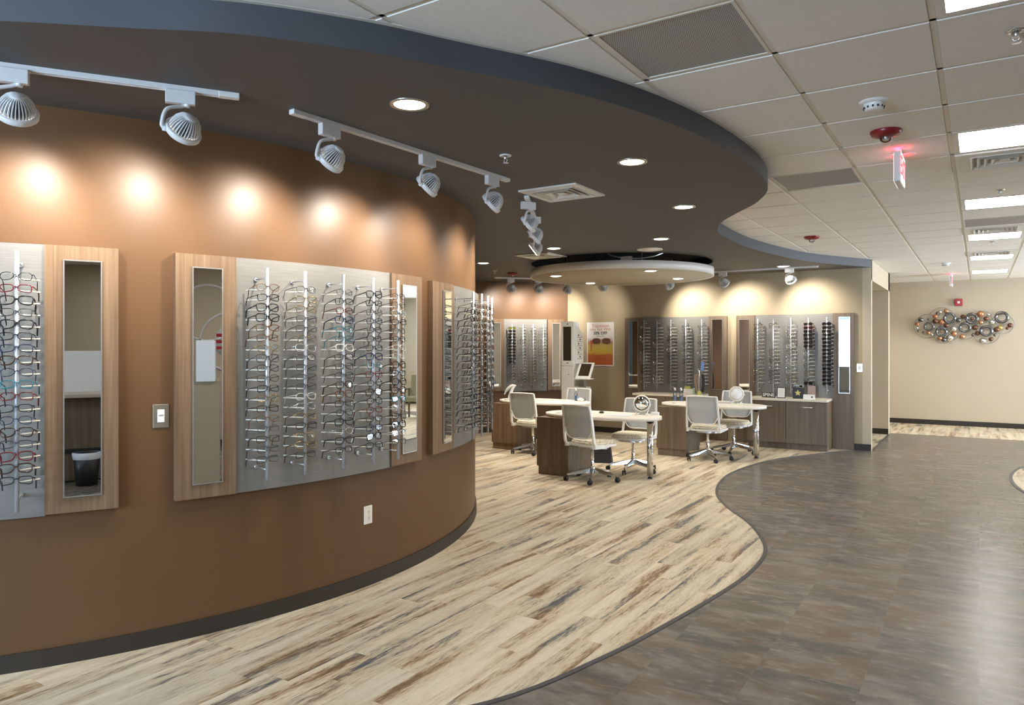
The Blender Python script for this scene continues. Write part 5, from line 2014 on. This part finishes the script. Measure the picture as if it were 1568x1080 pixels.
# counter things, left
flat('paper_sheet', -4.53, 11.68, ZK, 0.16, 0.10, 0.002, 'paper_blue', 'leaflet lying flat on the left back counter', 'paper', 0.05)
flat('product_box', -4.10, 11.86, ZK, 0.16, 0.08, 0.085, 'paper', 'white product box with dark windows on the left back counter', 'box', 0.0, None, 0.002)
flat('product_box', -4.12, 11.86, ZK + 0.086, 0.09, 0.06, 0.04, 'yellow_green', 'yellow box lying on the white product box', 'box', 0.0, None, 0.002)
flat('product_box', -3.985, 11.84, ZK, 0.07, 0.07, 0.10, 'mint', 'mint green box on the left back counter', 'box', 0.0, None, 0.002)
t = thing('accessory_spinner', 'tall revolving rack of eyewear chains and cases on the left back counter', 'display rack', (-3.90, 11.80, ZK))
MB().lathe([(0.07, 0), (0.07, 0.012), (0.02, 0.02)], 'satin_aluminum', 28).build('base', t)
MB().tube([(0, 0, 0.012), (0, 0, 0.40)], 0.012, 'navy' if False else 'satin_aluminum', 12).build('post', t)
MB().box((0.0, -0.002, 0.47), (0.05, 0.012, 0.14), 'bottle_blue', Matrix.Rotation(radians(6), 4, 'Y'), 0.004).build('header_card', t)
for k in range(5):
    a = radians(150 + 30 * k)
    x, y = 0.075 * cos(a), 0.05 * sin(a)
    MB().tube(catmull([(x, y, 0.33), (x - 0.008, y, 0.22), (x + 0.006, y, 0.12), (x, y, 0.03)], 5), 0.011, 'pink_brown', 8).build('hanging_cord', t)
for k in range(3):
    MB().tube(catmull([(0.055, -0.03 + 0.03 * k, 0.34), (0.068, -0.03 + 0.03 * k, 0.20), (0.052, -0.03 + 0.03 * k, 0.05)], 5), 0.013, 'black_fabric', 8).build('glasses_case', t)
flat('product_box', -3.872, 11.70, ZK, 0.05, 0.05, 0.06, 'yellow_green', 'yellow green carton beside the tall rack on the left back counter', 'box', 0.0, None, 0.002)

# ------------------------------------------------------------------ things seen only in the mirrors
t = thing('reception_desk', 'dark wood reception desk with a granite top, seen in the left mirror', 'desk', (1.55, -0.9, 0), radians(-27))
MB().box((0, 0, 0.5), (0.6, 3.4, 0.97), 'walnut_laminate').build('front_panel', t)
MB().box((-0.05, 0, 1.0), (0.72, 3.5, 0.04), 'granite', I4, 0.004).build('desk_top', t)
MB().box((-0.29, 0, 0.36), (0.05, 3.4, 0.05), 'black_plastic').build('shadow_gap', t)
MB().box((0.22, 0, 1.27), (0.04, 3.4, 0.50), 'frosted_white').build('privacy_panel', t)
t = thing('waste_bin', 'dark waste bin beside the reception desk, seen in the left mirror', 'bin', (1.05, -0.55, 0))
MB().lathe([(0, 0.0), (0.11, 0.0), (0.14, 0.36), (0.135, 0.36), (0.105, 0.01), (0, 0.01)], 'black_plastic', 24, I4, False).build('shell', t)
MB().lathe([(0.137, 0.30), (0.146, 0.37), (0.13, 0.375)], 'paper_blue', 24, I4, False).build('liner', t)
t = thing('partition', 'low beige partition with frosted white panel, seen in a front mirror', 'partition', (1.35, 2.30, 0))
MB().box((0.35, 0, 0.59), (0.95, 0.30, 1.17), 'beige_paint').build('half_wall', t)
MB().box((0.30, 0.0, 1.41), (0.90, 0.20, 0.47), 'frosted_white').build('frosted_panel', t)
t = thing('wall_emblem', 'pale ring emblem on the right wall, seen only in a front mirror', 'sign', (4.6, 2.6, 1.75))
for yy, zz, rr, wd in ((-0.35, 0.35, 0.42, 0.035), (0.0, -0.10, 0.45, 0.03), (0.35, 0.55, 0.30, 0.03)):
    MB().lathe([(rr, 0.0), (rr + wd, 0.0), (rr + wd, 0.012), (rr, 0.012), (rr, 0.0)], 'white_enamel', 48, Matrix.Translation((-0.001, yy, zz)) @ Matrix.Rotation(-pi / 2, 4, 'Y'), False).build('ring', t)
MB().lathe([(0, 0.0), (0.26, 0.0), (0.26, 0.010), (0, 0.010)], 'white_enamel', 40, Matrix.Translation((-0.001, 0.0, -0.10)) @ Matrix.Rotation(-pi / 2, 4, 'Y'), False).build('disc', t)
sb = MB()
for k in range(5):
    zz = -0.20 + 0.10 * k
    sb.box((-0.0125, 0.0, -0.10 + zz), (0.004, 2 * sqrt(0.26 ** 2 - (abs(zz) + 0.025) ** 2), 0.05), 'alarm_red')
sb.build('red_stripes', t)


def lounge_chair(x, y, rz, label):
    t = thing('lounge_chair', label, 'chair', (x, y, 0), rz, 'striped waiting chairs')
    MB().box((0, 0, 0.43), (0.56, 0.54, 0.11), 'stripe_fabric', I4, 0.02).build('seat', t)
    MB().box((0, -0.27, 0.70), (0.56, 0.09, 0.50), 'stripe_fabric', Matrix.Translation((0, -0.27, 0.7)) @ Matrix.Rotation(radians(10), 4, 'X') @ Matrix.Translation((0, 0.27, -0.7)), 0.02).build('backrest', t)
    for s in (1, -1):
        MB().box((s * 0.31, 0, 0.64), (0.05, 0.50, 0.035), 'walnut_laminate', I4, 0.008).build('armrest', t)
        for q in (1, -1):
            MB().hexa([Vector((s * 0.31 + dx, q * 0.22 + dy, 0)) for dx, dy in ((-0.018, -0.018), (0.018, -0.018), (0.018, 0.018), (-0.018, 0.018))] +
                      [Vector((s * 0.31 + dx, q * 0.22 + dy, 0.625)) for dx, dy in ((-0.022, -0.022), (0.022, -0.022), (0.022, 0.022), (-0.022, 0.022))], 'walnut_laminate').build('leg', t)


lounge_chair(1.9, 13.4, pi - 0.3, 'striped waiting chair across the corridor, nearer the floor edge')
lounge_chair(2.6, 13.2, pi - 0.3, 'striped waiting chair across the corridor, nearer the right wall')
